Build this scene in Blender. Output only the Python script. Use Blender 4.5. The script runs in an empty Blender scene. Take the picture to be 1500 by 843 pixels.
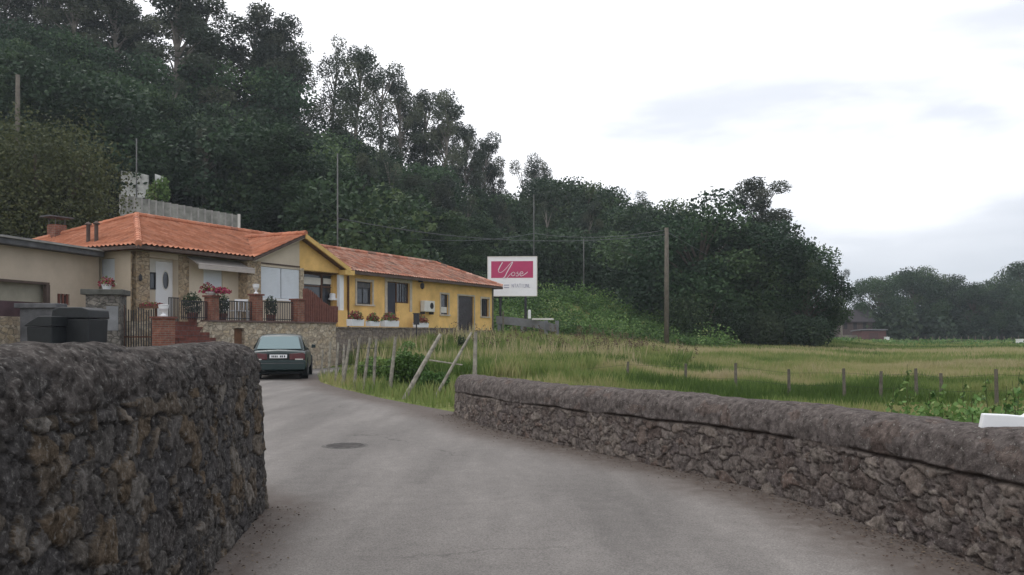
import bpy, bmesh, math, random
import numpy as np
from mathutils import Vector, Matrix
random.seed(7)
RNG = np.random.default_rng(11)
S = bpy.context.scene
COL = S.collection
R = math.radians
# ------------------------------------------------------------------ camera numbers
FPX, HY, CXP, CH = 1200.0, 488.0, 750.0, 1.45       # focal length / horizon measured on the 1500 px photo
def W(px, py, Y):
    return Vector(((px-CXP)/FPX*Y, Y, CH-(py-HY)/FPX*Y))
def Zat(py, Y): return CH-(py-HY)/FPX*Y
# ------------------------------------------------------------------ house frame
HC = Vector((-12.92, 28.35, 0)); HD = Vector((.45, .893, 0)).normalized(); HN = Vector((HD.y, -HD.x, 0))
HANG = math.atan2(HD.y, HD.x)
def Hw(x, y, z=0): return HC + HD*x - HN*y + Vector((0, 0, z))
def fx(px, y=0.0):                      # local x on the plane at local depth y seen at column px
    k = (px-CXP)/FPX; P = HC-HN*y
    return -(P.x-k*P.y)/(HD.x-k*HD.y)
def fz(px, py, y=0.0):
    p = Hw(fx(px, y), y); return Zat(py, p.y)
def sy(px, x=0.5):                      # local y on the side plane x
    k = (px-CXP)/FPX; P = HC+HD*x
    return -(P.x-k*P.y)/(-HN.x+k*HN.y)
def sz(px, py, x=0.5):
    p = Hw(x, sy(px, x)); return Zat(py, p.y)
# ------------------------------------------------------------------ tags
def tag(o, label=None, cat=None, group=None, kind=None):
    if label: o['label'] = label
    if cat: o['category'] = cat
    if group: o['group'] = group
    if kind or cat: o['kind'] = kind or 'thing'
    return o
def empty(name, loc=(0, 0, 0), rz=0.0):
    o = bpy.data.objects.new(name, None); o.location = loc; o.rotation_euler = (0, 0, rz)
    o.empty_display_size = .3; COL.objects.link(o); return o
def copy_tree(o, parent=None):
    c = o.copy(); COL.objects.link(c)
    if parent: c.parent = parent
    for ch in list(o.children): copy_tree(ch, c)
    return c
# ------------------------------------------------------------------ materials
def mat(name, col, rough=.85, var=.15, scale=3.0, bump=0.0, bscale=30.0, spec=.3, metal=0.0, col2=None, alpha=None, detail=6, coord='Object', objrand=0.0, translucent=0):
    m = bpy.data.materials.new(name); m.use_nodes = True
    nt = m.node_tree; N = nt.nodes; L = nt.links; b = N['Principled BSDF']
    b.inputs['Roughness'].default_value = rough; b.inputs['Metallic'].default_value = metal
    b.inputs['Specular IOR Level'].default_value = spec
    tc = N.new('ShaderNodeTexCoord')
    nz = N.new('ShaderNodeTexNoise'); nz.inputs['Scale'].default_value = scale; nz.inputs['Detail'].default_value = detail
    nz.inputs['Roughness'].default_value = .65
    L.new(tc.outputs[coord], nz.inputs['Vector'])
    rp = N.new('ShaderNodeValToRGB')
    c = Vector(col); c2 = Vector(col2) if col2 else c*(1+var)
    c1 = c if col2 else c*(1-var)
    rp.color_ramp.elements[0].position = .32; rp.color_ramp.elements[1].position = .68
    rp.color_ramp.elements[0].color = (*c1, 1); rp.color_ramp.elements[1].color = (*c2, 1)
    L.new(nz.outputs['Fac'], rp.inputs['Fac'])
    out = rp.outputs['Color']
    if objrand:
        oi = N.new('ShaderNodeObjectInfo'); mr = N.new('ShaderNodeMapRange')
        mr.inputs['To Min'].default_value = 1-objrand; mr.inputs['To Max'].default_value = 1+objrand
        L.new(oi.outputs['Random'], mr.inputs['Value'])
        hs = N.new('ShaderNodeHueSaturation'); L.new(out, hs.inputs['Color']); L.new(mr.outputs['Result'], hs.inputs['Value'])
        out = hs.outputs['Color']
    L.new(out, b.inputs['Base Color'])
    if bump:
        n2 = N.new('ShaderNodeTexNoise'); n2.inputs['Scale'].default_value = bscale; n2.inputs['Detail'].default_value = 8
        L.new(tc.outputs[coord], n2.inputs['Vector'])
        bp = N.new('ShaderNodeBump'); bp.inputs['Strength'].default_value = bump; bp.inputs['Distance'].default_value = .02
        L.new(n2.outputs['Fac'], bp.inputs['Height']); L.new(bp.outputs['Normal'], b.inputs['Normal'])
    return m
def node_col(m): return m.node_tree.nodes, m.node_tree.links, m.node_tree.nodes['Principled BSDF']

def attr_mat(name, ramp, attr='tone', rough=.8, noise=.25, nscale=12., spec=.2, transl=0.0, objrand=0.0, mortar=None, bump=0.0, bscale=40, speck=None):
    """colour from a per-element random attribute (stone, tile, leaf or blade), broken up with noise"""
    m = bpy.data.materials.new(name); m.use_nodes = True
    N, L, b = node_col(m)
    b.inputs['Roughness'].default_value = rough; b.inputs['Specular IOR Level'].default_value = spec
    at = N.new('ShaderNodeAttribute'); at.attribute_name = attr
    rp = N.new('ShaderNodeValToRGB')
    el = rp.color_ramp.elements
    while len(el) < len(ramp): el.new(.5)
    for e, (p, c) in zip(el, ramp): e.position = p; e.color = (*c, 1)
    L.new(at.outputs['Fac'], rp.inputs['Fac'])
    out = rp.outputs['Color']
    tc = N.new('ShaderNodeTexCoord')
    if noise:
        nz = N.new('ShaderNodeTexNoise'); nz.inputs['Scale'].default_value = nscale; nz.inputs['Detail'].default_value = 8; nz.inputs['Roughness'].default_value = .7
        L.new(tc.outputs['Object'], nz.inputs['Vector'])
        mr = N.new('ShaderNodeMapRange'); mr.inputs['From Min'].default_value = .3; mr.inputs['From Max'].default_value = .7
        mr.inputs['To Min'].default_value = 1-noise; mr.inputs['To Max'].default_value = 1+noise
        L.new(nz.outputs['Fac'], mr.inputs['Value'])
        hs = N.new('ShaderNodeHueSaturation'); L.new(out, hs.inputs['Color']); L.new(mr.outputs['Result'], hs.inputs['Value']); out = hs.outputs['Color']
    if speck:
        n3 = N.new('ShaderNodeTexNoise'); n3.inputs['Scale'].default_value = speck[0]; n3.inputs['Detail'].default_value = 5; n3.inputs['Roughness'].default_value = .75
        L.new(tc.outputs['Object'], n3.inputs['Vector'])
        m3 = N.new('ShaderNodeMapRange'); m3.inputs['From Min'].default_value = speck[1]; m3.inputs['From Max'].default_value = speck[1]+.06
        L.new(n3.outputs['Fac'], m3.inputs['Value'])
        mx = N.new('ShaderNodeMix'); mx.data_type = 'RGBA'; L.new(m3.outputs['Result'], mx.inputs['Factor'])
        L.new(out, mx.inputs[6]); mx.inputs[7].default_value = (*speck[2], 1); out = mx.outputs[2]
    if mortar:
        a2 = N.new('ShaderNodeAttribute'); a2.attribute_name = 'mortar'
        mx = N.new('ShaderNodeMix'); mx.data_type = 'RGBA'; L.new(a2.outputs['Fac'], mx.inputs['Factor'])
        L.new(out, mx.inputs[6]); mx.inputs[7].default_value = (*mortar, 1); out = mx.outputs[2]
    if objrand:
        oi = N.new('ShaderNodeObjectInfo'); mr = N.new('ShaderNodeMapRange')
        mr.inputs['To Min'].default_value = 1-objrand; mr.inputs['To Max'].default_value = 1+objrand
        L.new(oi.outputs['Random'], mr.inputs['Value'])
        hs = N.new('ShaderNodeHueSaturation'); L.new(out, hs.inputs['Color']); L.new(mr.outputs['Result'], hs.inputs['Value'])
        m2 = N.new('ShaderNodeMapRange'); m2.inputs['To Min'].default_value = .485; m2.inputs['To Max'].default_value = .515
        mm = N.new('ShaderNodeMath'); mm.operation = 'FRACT'; m7 = N.new('ShaderNodeMath'); m7.operation = 'MULTIPLY'; m7.inputs[1].default_value = 7.31
        L.new(oi.outputs['Random'], m7.inputs[0]); L.new(m7.outputs[0], mm.inputs[0]); L.new(mm.outputs[0], m2.inputs['Value']); L.new(m2.outputs['Result'], hs.inputs['Hue'])
        out = hs.outputs['Color']
    L.new(out, b.inputs['Base Color'])
    if bump:
        n2 = N.new('ShaderNodeTexNoise'); n2.inputs['Scale'].default_value = bscale; n2.inputs['Detail'].default_value = 9; n2.inputs['Roughness'].default_value = .7
        L.new(tc.outputs['Object'], n2.inputs['Vector'])
        bp = N.new('ShaderNodeBump'); bp.inputs['Strength'].default_value = bump; bp.inputs['Distance'].default_value = .02
        L.new(n2.outputs['Fac'], bp.inputs['Height']); L.new(bp.outputs['Normal'], b.inputs['Normal'])
    if transl:
        tr = N.new('ShaderNodeBsdfTranslucent'); ms = N.new('ShaderNodeMixShader'); ms.inputs[0].default_value = transl
        L.new(out, tr.inputs['Color']); L.new(b.outputs[0], ms.inputs[1]); L.new(tr.outputs[0], ms.inputs[2])
        L.new(ms.outputs[0], N['Material Output'].inputs['Surface'])
    return m

def brick_mat(name, c1, c2, mort, sc=1.0, bw=.25, bh=.07, ms=.01, rough=.85, vert=True):
    m = bpy.data.materials.new(name); m.use_nodes = True
    N, L, b = node_col(m); b.inputs['Roughness'].default_value = rough; b.inputs['Specular IOR Level'].default_value = .2
    tc = N.new('ShaderNodeTexCoord'); sp = N.new('ShaderNodeSeparateXYZ'); L.new(tc.outputs['Object'], sp.inputs[0])
    ad = N.new('ShaderNodeMath'); ad.operation = 'ADD'; L.new(sp.outputs[0], ad.inputs[0]); L.new(sp.outputs[1], ad.inputs[1])
    cb = N.new('ShaderNodeCombineXYZ'); L.new(ad.outputs[0], cb.inputs[0]); L.new(sp.outputs[2], cb.inputs[1])
    bt = N.new('ShaderNodeTexBrick'); L.new(cb.outputs[0], bt.inputs['Vector'])
    bt.inputs['Color1'].default_value = (*c1, 1); bt.inputs['Color2'].default_value = (*c2, 1); bt.inputs['Mortar'].default_value = (*mort, 1)
    bt.inputs['Scale'].default_value = sc; bt.inputs['Brick Width'].default_value = bw; bt.inputs['Row Height'].default_value = bh; bt.inputs['Mortar Size'].default_value = ms
    nz = N.new('ShaderNodeTexNoise'); nz.inputs['Scale'].default_value = 5; nz.inputs['Detail'].default_value = 8; L.new(tc.outputs['Object'], nz.inputs['Vector'])
    mr = N.new('ShaderNodeMapRange'); mr.inputs['From Min'].default_value = .3; mr.inputs['From Max'].default_value = .7; mr.inputs['To Min'].default_value = .7; mr.inputs['To Max'].default_value = 1.25
    L.new(nz.outputs['Fac'], mr.inputs['Value'])
    hs = N.new('ShaderNodeHueSaturation'); L.new(bt.outputs['Color'], hs.inputs['Color']); L.new(mr.outputs['Result'], hs.inputs['Value'])
    L.new(hs.outputs['Color'], b.inputs['Base Color'])
    bp = N.new('ShaderNodeBump'); bp.inputs['Strength'].default_value = .5; bp.inputs['Distance'].default_value = .01; bp.invert = True
    L.new(bt.outputs['Fac'], bp.inputs['Height']); L.new(bp.outputs['Normal'], b.inputs['Normal'])
    return m

def voro_stone_mat(name, cols, mort, scale=3.5, sq=(1, 1, 1.5)):
    m = bpy.data.materials.new(name); m.use_nodes = True
    N, L, b = node_col(m); b.inputs['Roughness'].default_value = .9; b.inputs['Specular IOR Level'].default_value = .2
    tc = N.new('ShaderNodeTexCoord'); mp = N.new('ShaderNodeMapping'); mp.inputs['Scale'].default_value = sq; L.new(tc.outputs['Object'], mp.inputs[0])
    nz = N.new('ShaderNodeTexNoise'); nz.inputs['Scale'].default_value = 4; L.new(mp.outputs[0], nz.inputs['Vector'])
    mx0 = N.new('ShaderNodeMix'); mx0.data_type = 'RGBA'; mx0.inputs['Factor'].default_value = .12; L.new(mp.outputs[0], mx0.inputs[6]); L.new(nz.outputs['Color'], mx0.inputs[7])
    v1 = N.new('ShaderNodeTexVoronoi'); v1.inputs['Scale'].default_value = scale; L.new(mx0.outputs[2], v1.inputs['Vector'])
    v2 = N.new('ShaderNodeTexVoronoi'); v2.feature = 'DISTANCE_TO_EDGE'; v2.inputs['Scale'].default_value = scale; L.new(mx0.outputs[2], v2.inputs['Vector'])
    sp = N.new('ShaderNodeSeparateColor'); L.new(v1.outputs['Color'], sp.inputs[0])
    rp = N.new('ShaderNodeValToRGB'); el = rp.color_ramp.elements
    while len(el) < len(cols): el.new(.5)
    for i, (e, c) in enumerate(zip(el, cols)): e.position = i/(len(cols)-1); e.color = (*c, 1)
    L.new(sp.outputs[0], rp.inputs['Fac'])
    mr = N.new('ShaderNodeMapRange'); mr.inputs['From Min'].default_value = .02; mr.inputs['From Max'].default_value = .07; L.new(v2.outputs['Distance'], mr.inputs['Value'])
    mx = N.new('ShaderNodeMix'); mx.data_type = 'RGBA'; L.new(mr.outputs['Result'], mx.inputs['Factor']); mx.inputs[6].default_value = (*mort, 1); L.new(rp.outputs['Color'], mx.inputs[7])
    n2 = N.new('ShaderNodeTexNoise'); n2.inputs['Scale'].default_value = 9; n2.inputs['Detail'].default_value = 8; L.new(tc.outputs['Object'], n2.inputs['Vector'])
    m4 = N.new('ShaderNodeMapRange'); m4.inputs['From Min'].default_value = .3; m4.inputs['From Max'].default_value = .7; m4.inputs['To Min'].default_value = .65; m4.inputs['To Max'].default_value = 1.3; L.new(n2.outputs['Fac'], m4.inputs['Value'])
    hs = N.new('ShaderNodeHueSaturation'); L.new(mx.outputs[2], hs.inputs['Color']); L.new(m4.outputs['Result'], hs.inputs['Value'])
    L.new(hs.outputs['Color'], b.inputs['Base Color'])
    bp = N.new('ShaderNodeBump'); bp.inputs['Strength'].default_value = .8; bp.inputs['Distance'].default_value = .03
    L.new(mr.outputs['Result'], bp.inputs['Height']); L.new(bp.outputs['Normal'], b.inputs['Normal'])
    return m

M = {}
M['cream'] = mat('cream_render', (.54, .465, .365), var=.10, scale=.9, bump=.15, bscale=60)
M['cream_wing'] = mat('cream_wing_render', (.46, .385, .30), var=.12, scale=.8, bump=.15, bscale=60)
M['yellow'] = mat('yellow_render', (.72, .46, .165), var=.2, scale=.9, bump=.15, bscale=60)
M['white'] = mat('white_paint', (.72, .73, .74), rough=.5, var=.05)
M['shutter'] = mat('shutter_white', (.62, .66, .70), rough=.6, var=.05)
M['offwhite'] = mat('offwhite_paint', (.62, .60, .55), rough=.6, var=.08)
M['surround'] = mat('window_surround', (.46, .40, .32), var=.2, scale=5)
M['dark'] = mat('dark_opening', (.02, .018, .022), rough=.5, var=.3)
M['glass'] = mat('window_glass', (.03, .035, .045), rough=.08, var=.2, spec=.8)
M['darkmetal'] = mat('dark_metal', (.03, .03, .035), rough=.5, var=.2, scale=8)
M['brownwood'] = mat('brown_wood', (.10, .05, .03), rough=.7, var=.3, scale=5)
M['redbrown'] = mat('red_brown_wood', (.16, .065, .05), rough=.75, var=.25, scale=7)
M['fascia'] = mat('eave_board', (.085, .06, .05), rough=.8, var=.3)
M['slate'] = mat('weathered_fascia', (.10, .10, .105), rough=.8, var=.35, scale=3)
M['concrete'] = mat('concrete', (.30, .29, .27), var=.25, scale=1.5, bump=.3, bscale=25)
M['oldconcrete'] = mat('weathered_concrete', (.24, .24, .215), var=.45, scale=1.2, bump=.4, bscale=12)
M['greyconcrete'] = mat('grey_concrete', (.17, .175, .19), var=.25, scale=1.0, bump=.3)
M['polewood'] = mat('pole_wood', (.115, .10, .08), var=.3, scale=3, bump=.4, bscale=20)
M['thinpole'] = mat('thin_pole', (.12, .12, .115), var=.25)
M['stake'] = mat('bleached_wood', (.26, .24, .20), var=.45, scale=8, bump=.5, bscale=40)
M['oldpost'] = mat('grey_post_wood', (.13, .115, .09), var=.35, scale=8, bump=.5, bscale=40)
M['bark'] = mat('bark', (.085, .07, .055), var=.4, scale=4, bump=.6, bscale=12)
M['palebark'] = mat('pale_bark', (.20, .18, .155), var=.35, scale=2, bump=.4, bscale=10)
M['brick'] = brick_mat('red_brick', (.25, .095, .06), (.19, .07, .05), (.20, .16, .13))
M['brickstep'] = brick_mat('brick_steps', (.17, .06, .045), (.13, .05, .04), (.12, .09, .08), bh=.17)
M['palestone'] = voro_stone_mat('pale_stone', [(.42, .34, .24), (.50, .43, .33), (.33, .27, .20), (.46, .37, .25)], (.30, .26, .20), 5.2)
M['quoin'] = voro_stone_mat('quoin_stone', [(.36, .27, .17), (.42, .34, .24), (.28, .21, .14)], (.26, .21, .155), 4.4, (1, 1, 1.6))
M['greystone'] = voro_stone_mat('grey_stone', [(.14, .13, .115), (.20, .185, .16), (.11, .10, .095), (.24, .22, .19)], (.09, .085, .075), 6.0)
M['brownstone'] = voro_stone_mat('brownish_stone', [(.24, .20, .16), (.19, .16, .14), (.30, .25, .20)], (.16, .135, .115), 5.5)
M['tile'] = attr_mat('orange_tile', [(0, (.36, .135, .075)), (.5, (.44, .175, .10)), (.85, (.50, .22, .135)), (1, (.27, .11, .07))], rough=.8, noise=.22, nscale=1.6, spec=.2)
M['oldtile'] = attr_mat('old_tile', [(0, (.33, .135, .085)), (.35, (.43, .19, .125)), (.75, (.52, .31, .235)), (1, (.20, .12, .09))], rough=.85, noise=.35, nscale=2.2, spec=.2)
M['asphalt'] = None
# ------------------------------------------------------------------ mesh builder
class MB:
    def __init__(s): s.v = []; s.f = []
    def add(s, vs, fs):
        n = len(s.v); s.v += [tuple(v) for v in vs]; s.f += [tuple(i+n for i in f) for f in fs]; return s
    def box(s, x0, x1, y0, y1, z0, z1, mp=None):
        vs = [(x, y, z) for x in (x0, x1) for y in (y0, y1) for z in (z0, z1)]
        if mp: vs = [mp(*v) for v in vs]
        return s.add(vs, [(0, 1, 3, 2), (4, 6, 7, 5), (0, 4, 5, 1), (2, 3, 7, 6), (0, 2, 6, 4), (1, 5, 7, 3)])
    def tube(s, pts, rad, n=8, cap=True):
        pts = [Vector(p) for p in pts]
        if not hasattr(rad, '__len__'): rad = [rad]*len(pts)
        vs = []; up = None
        for i, p in enumerate(pts):
            t = (pts[min(i+1, len(pts)-1)]-pts[max(i-1, 0)]).normalized()
            if up is None: up = t.orthogonal().normalized()
            up = (up-t*up.dot(t)).normalized(); sd = t.cross(up)
            for k in range(n):
                a = 2*math.pi*k/n; vs.append(p+(up*math.cos(a)+sd*math.sin(a))*rad[i])
        fs = [(i*n+k, i*n+(k+1) % n, (i+1)*n+(k+1) % n, (i+1)*n+k) for i in range(len(pts)-1) for k in range(n)]
        if cap: fs += [tuple(range(n))[::-1], tuple((len(pts)-1)*n+k for k in range(n))]
        return s.add(vs, fs)
    def lathe(s, c, prof, n=16):
        c = Vector(c); vs = []
        for r, z in prof:
            for k in range(n):
                a = 2*math.pi*k/n; vs.append((c.x+r*math.cos(a), c.y+r*math.sin(a), c.z+z))
        m = len(prof)
        fs = [(i*n+k, i*n+(k+1) % n, (i+1)*n+(k+1) % n, (i+1)*n+k) for i in range(m-1) for k in range(n)]
        fs += [tuple(range(n))[::-1], tuple((m-1)*n+k for k in range(n))]
        return s.add(vs, fs)
    def prism(s, poly, a, b, mp):      # poly in 2D, extruded a..b, mp(u, v, w)
        n = len(poly); vs = [mp(u, v, a) for u, v in poly]+[mp(u, v, b) for u, v in poly]
        fs = [tuple(range(n))[::-1], tuple(range(n, 2*n))]+[(i, (i+1) % n, (i+1) % n+n, i+n) for i in range(n)]
        return s.add(vs, fs)
    def build(s, name, m, parent=None, bevel=0, smooth=False, sub=0, jitter=0):
        me = bpy.data.meshes.new(name); me.from_pydata(s.v, [], s.f)
        bm = bmesh.new(); bm.from_mesh(me); bmesh.ops.recalc_face_normals(bm, faces=bm.faces); bm.to_mesh(me); bm.free()
        me.materials.append(m)
        if smooth: me.polygons.foreach_set('use_smooth', [True]*len(me.polygons))
        o = bpy.data.objects.new(name, me); COL.objects.link(o)
        if parent: o.parent = parent
        if bevel:
            b = o.modifiers.new('bevel', 'BEVEL'); b.width = bevel; b.segments = 2; b.limit_method = 'ANGLE'
        if sub:
            q = o.modifiers.new('sub', 'SUBSURF'); q.levels = sub; q.render_levels = sub
        return o
def np_mesh(name, V, F, m, attrs=None, parent=None, smooth=False, link=True):
    V = np.asarray(V, dtype=np.float32); F = np.asarray(F, dtype=np.int32); k = F.shape[1]
    me = bpy.data.meshes.new(name)
    me.vertices.add(len(V)); me.vertices.foreach_set('co', V.ravel())
    me.loops.add(F.size); me.loops.foreach_set('vertex_index', F.ravel())
    me.polygons.add(len(F)); me.polygons.foreach_set('loop_start', np.arange(0, F.size, k, dtype=np.int32))
    if smooth: me.polygons.foreach_set('use_smooth', np.ones(len(F), bool))
    for an, av in (attrs or {}).items():
        a = me.attributes.new(an, 'FLOAT', 'POINT'); a.data.foreach_set('value', np.asarray(av, dtype=np.float32))
    me.update(calc_edges=True); me.materials.append(m)
    if not link: return me
    o = bpy.data.objects.new(name, me); COL.objects.link(o)
    if parent: o.parent = parent
    return o
# ------------------------------------------------------------------ noise helpers (numpy)
def _h(i, j, k=0):
    n = (i.astype(np.int64)*374761393+j.astype(np.int64)*668265263+np.int64(k)*2147483647) & 0x7fffffff
    n = ((n ^ (n >> 13))*1274126177) & 0x7fffffff
    return ((n ^ (n >> 16)) & 0xffff)/65535.0
def vnoise(x, y, seed=0):
    xi = np.floor(x); yi = np.floor(y); fx_ = x-xi; fy_ = y-yi
    fx_ = fx_*fx_*(3-2*fx_); fy_ = fy_*fy_*(3-2*fy_)
    a = _h(xi, yi, seed); b = _h(xi+1, yi, seed); c = _h(xi, yi+1, seed); d = _h(xi+1, yi+1, seed)
    return (a*(1-fx_)+b*fx_)*(1-fy_)+(c*(1-fx_)+d*fx_)*fy_
def fbm(x, y, o=4, seed=0):
    s = 0; a = .5
    for k in range(o): s = s+a*vnoise(x*2**k, y*2**k, seed+k*17); a *= .5
    return s
def sstep(x, a, b):
    t = np.clip((x-a)/(b-a), 0, 1); return t*t*(3-2*t)
def voronoi(U, V, a, b, seed):
    gu = U/a; gv = V/b
    ci = np.floor(gu); cj = np.floor(gv)
    f1 = np.full(U.shape, 9.); f2 = np.full(U.shape, 9.); idr = np.zeros(U.shape)
    for di in (-1, 0, 1):
        for dj in (-1, 0, 1):
            i = ci+di; j = cj+dj
            pu = i+.15+.7*_h(i, j, seed)+.5*(j % 2); pv = j+.2+.6*_h(i, j, seed+5)
            # the row stagger may push a point a cell further: test that neighbour too
            for sft in (0, -1):
                ii = i+sft
                pu = ii+.15+.7*_h(ii, j, seed)+.5*(j % 2); pv = j+.2+.6*_h(ii, j, seed+5)
                d = np.sqrt((gu-pu)**2+(gv-pv)**2)
                same = np.abs(d-f1) < 1e-9
                nearer = (d < f1) & ~same
                f2 = np.where(nearer, f1, np.where((d < f2) & ~same, d, f2))
                idr = np.where(nearer, _h(ii, j, seed+9), idr); f1 = np.where(nearer, d, f1)
    return f1, f2, idr
# ------------------------------------------------------------------ ground
def pip(x, y, poly):
    ins = np.zeros(x.shape, bool); n = len(poly)
    for i in range(n):
        x0, y0 = poly[i]; x1, y1 = poly[(i+1) % n]
        if y0 == y1: continue
        c = ((y0 > y) != (y1 > y)) & (x < (x1-x0)*(y-y0)/(y1-y0)+x0); ins ^= c
    return ins
def smooth_path(pts, n=8):
    P = [Vector((*p, 0)) if len(p) == 2 else Vector(p) for p in pts]; out = []
    for i in range(len(P)-1):
        p0 = P[max(i-1, 0)]; p1 = P[i]; p2 = P[i+1]; p3 = P[min(i+2, len(P)-1)]
        for k in range(n):
            t = k/n; out.append(.5*((2*p1)+(p2-p0)*t+(2*p0-5*p1+4*p2-p3)*t*t+(3*p1-p0-3*p2+p3)*t**3))
    out.append(P[-1]); return out
RIGHT_BASE = [(3.55, -6), (3.35, 0), (3.18, 3), (2.98, 4.9), (2.68, 6.2), (2.25, 7.7), (1.36, 9.4), (.27, 11.3), (-.5, 13.0), (-.98, 14.5)]
LEFT_BASE = [(-1.35, -4), (-1.5, 0), (-1.67, 2.67), (-1.88, 4.9), (-2.08, 6.75)]
wl = [Hw(x, -2.25) for x in (8.2, 4, 0, -1.5)]
ROAD = [(p.x+.2, p.y) for p in smooth_path(RIGHT_BASE, 4)]+[(-2.0, 16.6), (-2.85, 18.1), (-3.8, 20), (-4.75, 22), (-5.6, 24), (-6.05, 25.6), (-6.0, 28), (-5.75, 31), (-5.9, 33)] + \
       [(p.x, p.y) for p in wl]+[(-14.5, 26), (-16.5, 22), (-12, 15.5), (-6.5, 11), (-3.6, 8.6), (-2.6, 7.3), (-2.25, 6), (-2.1, 2), (-1.9, -6)]
def terrain(x, y):
    q = -(x-HC.x)*HN.x-(y-HC.y)*HN.y; t = (x-HC.x)*HD.x+(y-HC.y)*HD.y; off = -q
    sp = lambda v, k=2.0: np.logaddexp(0, v/k)*k
    hill = .5*sp(q-13.5)
    hill = np.minimum(hill, 30+.1*hill)
    h2 = .2*sp(y-76)*(1-sstep(x, 12, 42))*sstep(x, -25, -2); h2 = np.minimum(h2, 9)
    bank = 4.1*np.exp(-((x-4.5)/8.5)**2-((y-75)/7.5)**2)
    rise = .92*(1-sstep(off, 2.6, 9.5))*sstep(t, 6, 15)*(1-sstep(t, 34, 46))
    fld = -.3*sstep(off, 14.5, 21)
    lft = .35*(1-sstep(x, -13, -8.5))*(1-sstep(q, 3, 6))
    z = np.maximum(hill, h2)+bank+rise+fld+lft*(1-sstep(t, -2, 6))
    z = z + (fbm(x*.35, y*.35, 3, 3)-.45)*.22*sstep(off, 13.6, 16)*(1-.0*x)
    z = z + (fbm(x*.05, y*.05, 3, 8)-.45)*1.2*sstep(y, 60, 140)*sstep(off, 20, 60)
    z = z - .5*sstep(x, 60, 160)*sstep(y, 100, 200)*0
    z = np.where(pip(x, y, ROAD), np.minimum(z, 0)-.06, z)
    return z
def T(x, y): return float(terrain(np.array([x], float), np.array([y], float))[0])
def grow(a, b, s0, g):
    out = []; s = s0; v = a
    while abs(v-a) < abs(b-a): out.append(v); v += math.copysign(s, b-a); s *= g
    out.append(b); return out
xs = sorted(set([round(v, 3) for v in grow(-20, -420, .3, 1.10)+list(np.arange(-20, 14.01, .25))+grow(14, 520, .3, 1.08)]))
ys = sorted(set([round(v, 3) for v in grow(-4, -60, .3, 1.3)+list(np.arange(-4, 46.01, .25))+grow(46, 1400, .35, 1.05)]))
X, Y = np.meshgrid(np.array(xs), np.array(ys)); Zt = terrain(X, Y)
nx, ny = len(xs), len(ys)
idx = np.arange(nx*ny).reshape(ny, nx)
F = np.stack([idx[:-1, :-1], idx[:-1, 1:], idx[1:, 1:], idx[1:, :-1]], -1).reshape(-1, 4)
mg = bpy.data.materials.new('meadow_ground'); mg.use_nodes = True
N, L, b = node_col(mg); b.inputs['Roughness'].default_value = .95; b.inputs['Specular IOR Level'].default_value = .1
tc = N.new('ShaderNodeTexCoord')
n1 = N.new('ShaderNodeTexNoise'); n1.inputs['Scale'].default_value = .12; n1.inputs['Detail'].default_value = 9; n1.inputs['Roughness'].default_value = .65
mp = N.new('ShaderNodeMapping'); mp.inputs['Scale'].default_value = (1, .35, 1); L.new(tc.outputs['Object'], mp.inputs[0]); L.new(mp.outputs[0], n1.inputs['Vector'])
rp = N.new('ShaderNodeValToRGB'); e = rp.color_ramp.elements; e.new(.5); e.new(.6)
for k, (p, c) in enumerate([(.34, (.06, .095, .028)), (.46, (.125, .155, .045)), (.56, (.20, .18, .08)), (.68, (.115, .13, .045))]): e[k].position = p; e[k].color = (*c, 1)
L.new(n1.outputs['Fac'], rp.inputs['Fac'])
n2 = N.new('ShaderNodeTexNoise'); n2.inputs['Scale'].default_value = 4; n2.inputs['Detail'].default_value = 8; L.new(tc.outputs['Object'], n2.inputs['Vector'])
mr = N.new('ShaderNodeMapRange'); mr.inputs['From Min'].default_value = .3; mr.inputs['From Max'].default_value = .7; mr.inputs['To Min'].default_value = .6; mr.inputs['To Max'].default_value = 1.3; L.new(n2.outputs['Fac'], mr.inputs['Value'])
hs = N.new('ShaderNodeHueSaturation'); L.new(rp.outputs[0], hs.inputs['Color']); L.new(mr.outputs[0], hs.inputs['Value'])
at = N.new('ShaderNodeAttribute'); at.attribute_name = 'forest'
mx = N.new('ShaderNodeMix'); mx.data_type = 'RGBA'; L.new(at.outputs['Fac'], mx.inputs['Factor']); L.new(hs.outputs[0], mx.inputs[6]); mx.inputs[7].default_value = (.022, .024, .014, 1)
L.new(mx.outputs[2], b.inputs['Base Color'])
bp = N.new('ShaderNodeBump'); bp.inputs['Strength'].default_value = .6; bp.inputs['Distance'].default_value = .1; L.new(n2.outputs['Fac'], bp.inputs['Height']); L.new(bp.outputs[0], b.inputs['Normal'])
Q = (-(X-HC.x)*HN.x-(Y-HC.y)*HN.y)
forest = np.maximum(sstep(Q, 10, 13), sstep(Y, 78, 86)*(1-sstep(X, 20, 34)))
g = np_mesh('ground', np.stack([X.ravel(), Y.ravel(), Zt.ravel()], -1), F, mg, {'forest': forest.ravel()}, smooth=True); tag(g, kind='structure')
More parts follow.
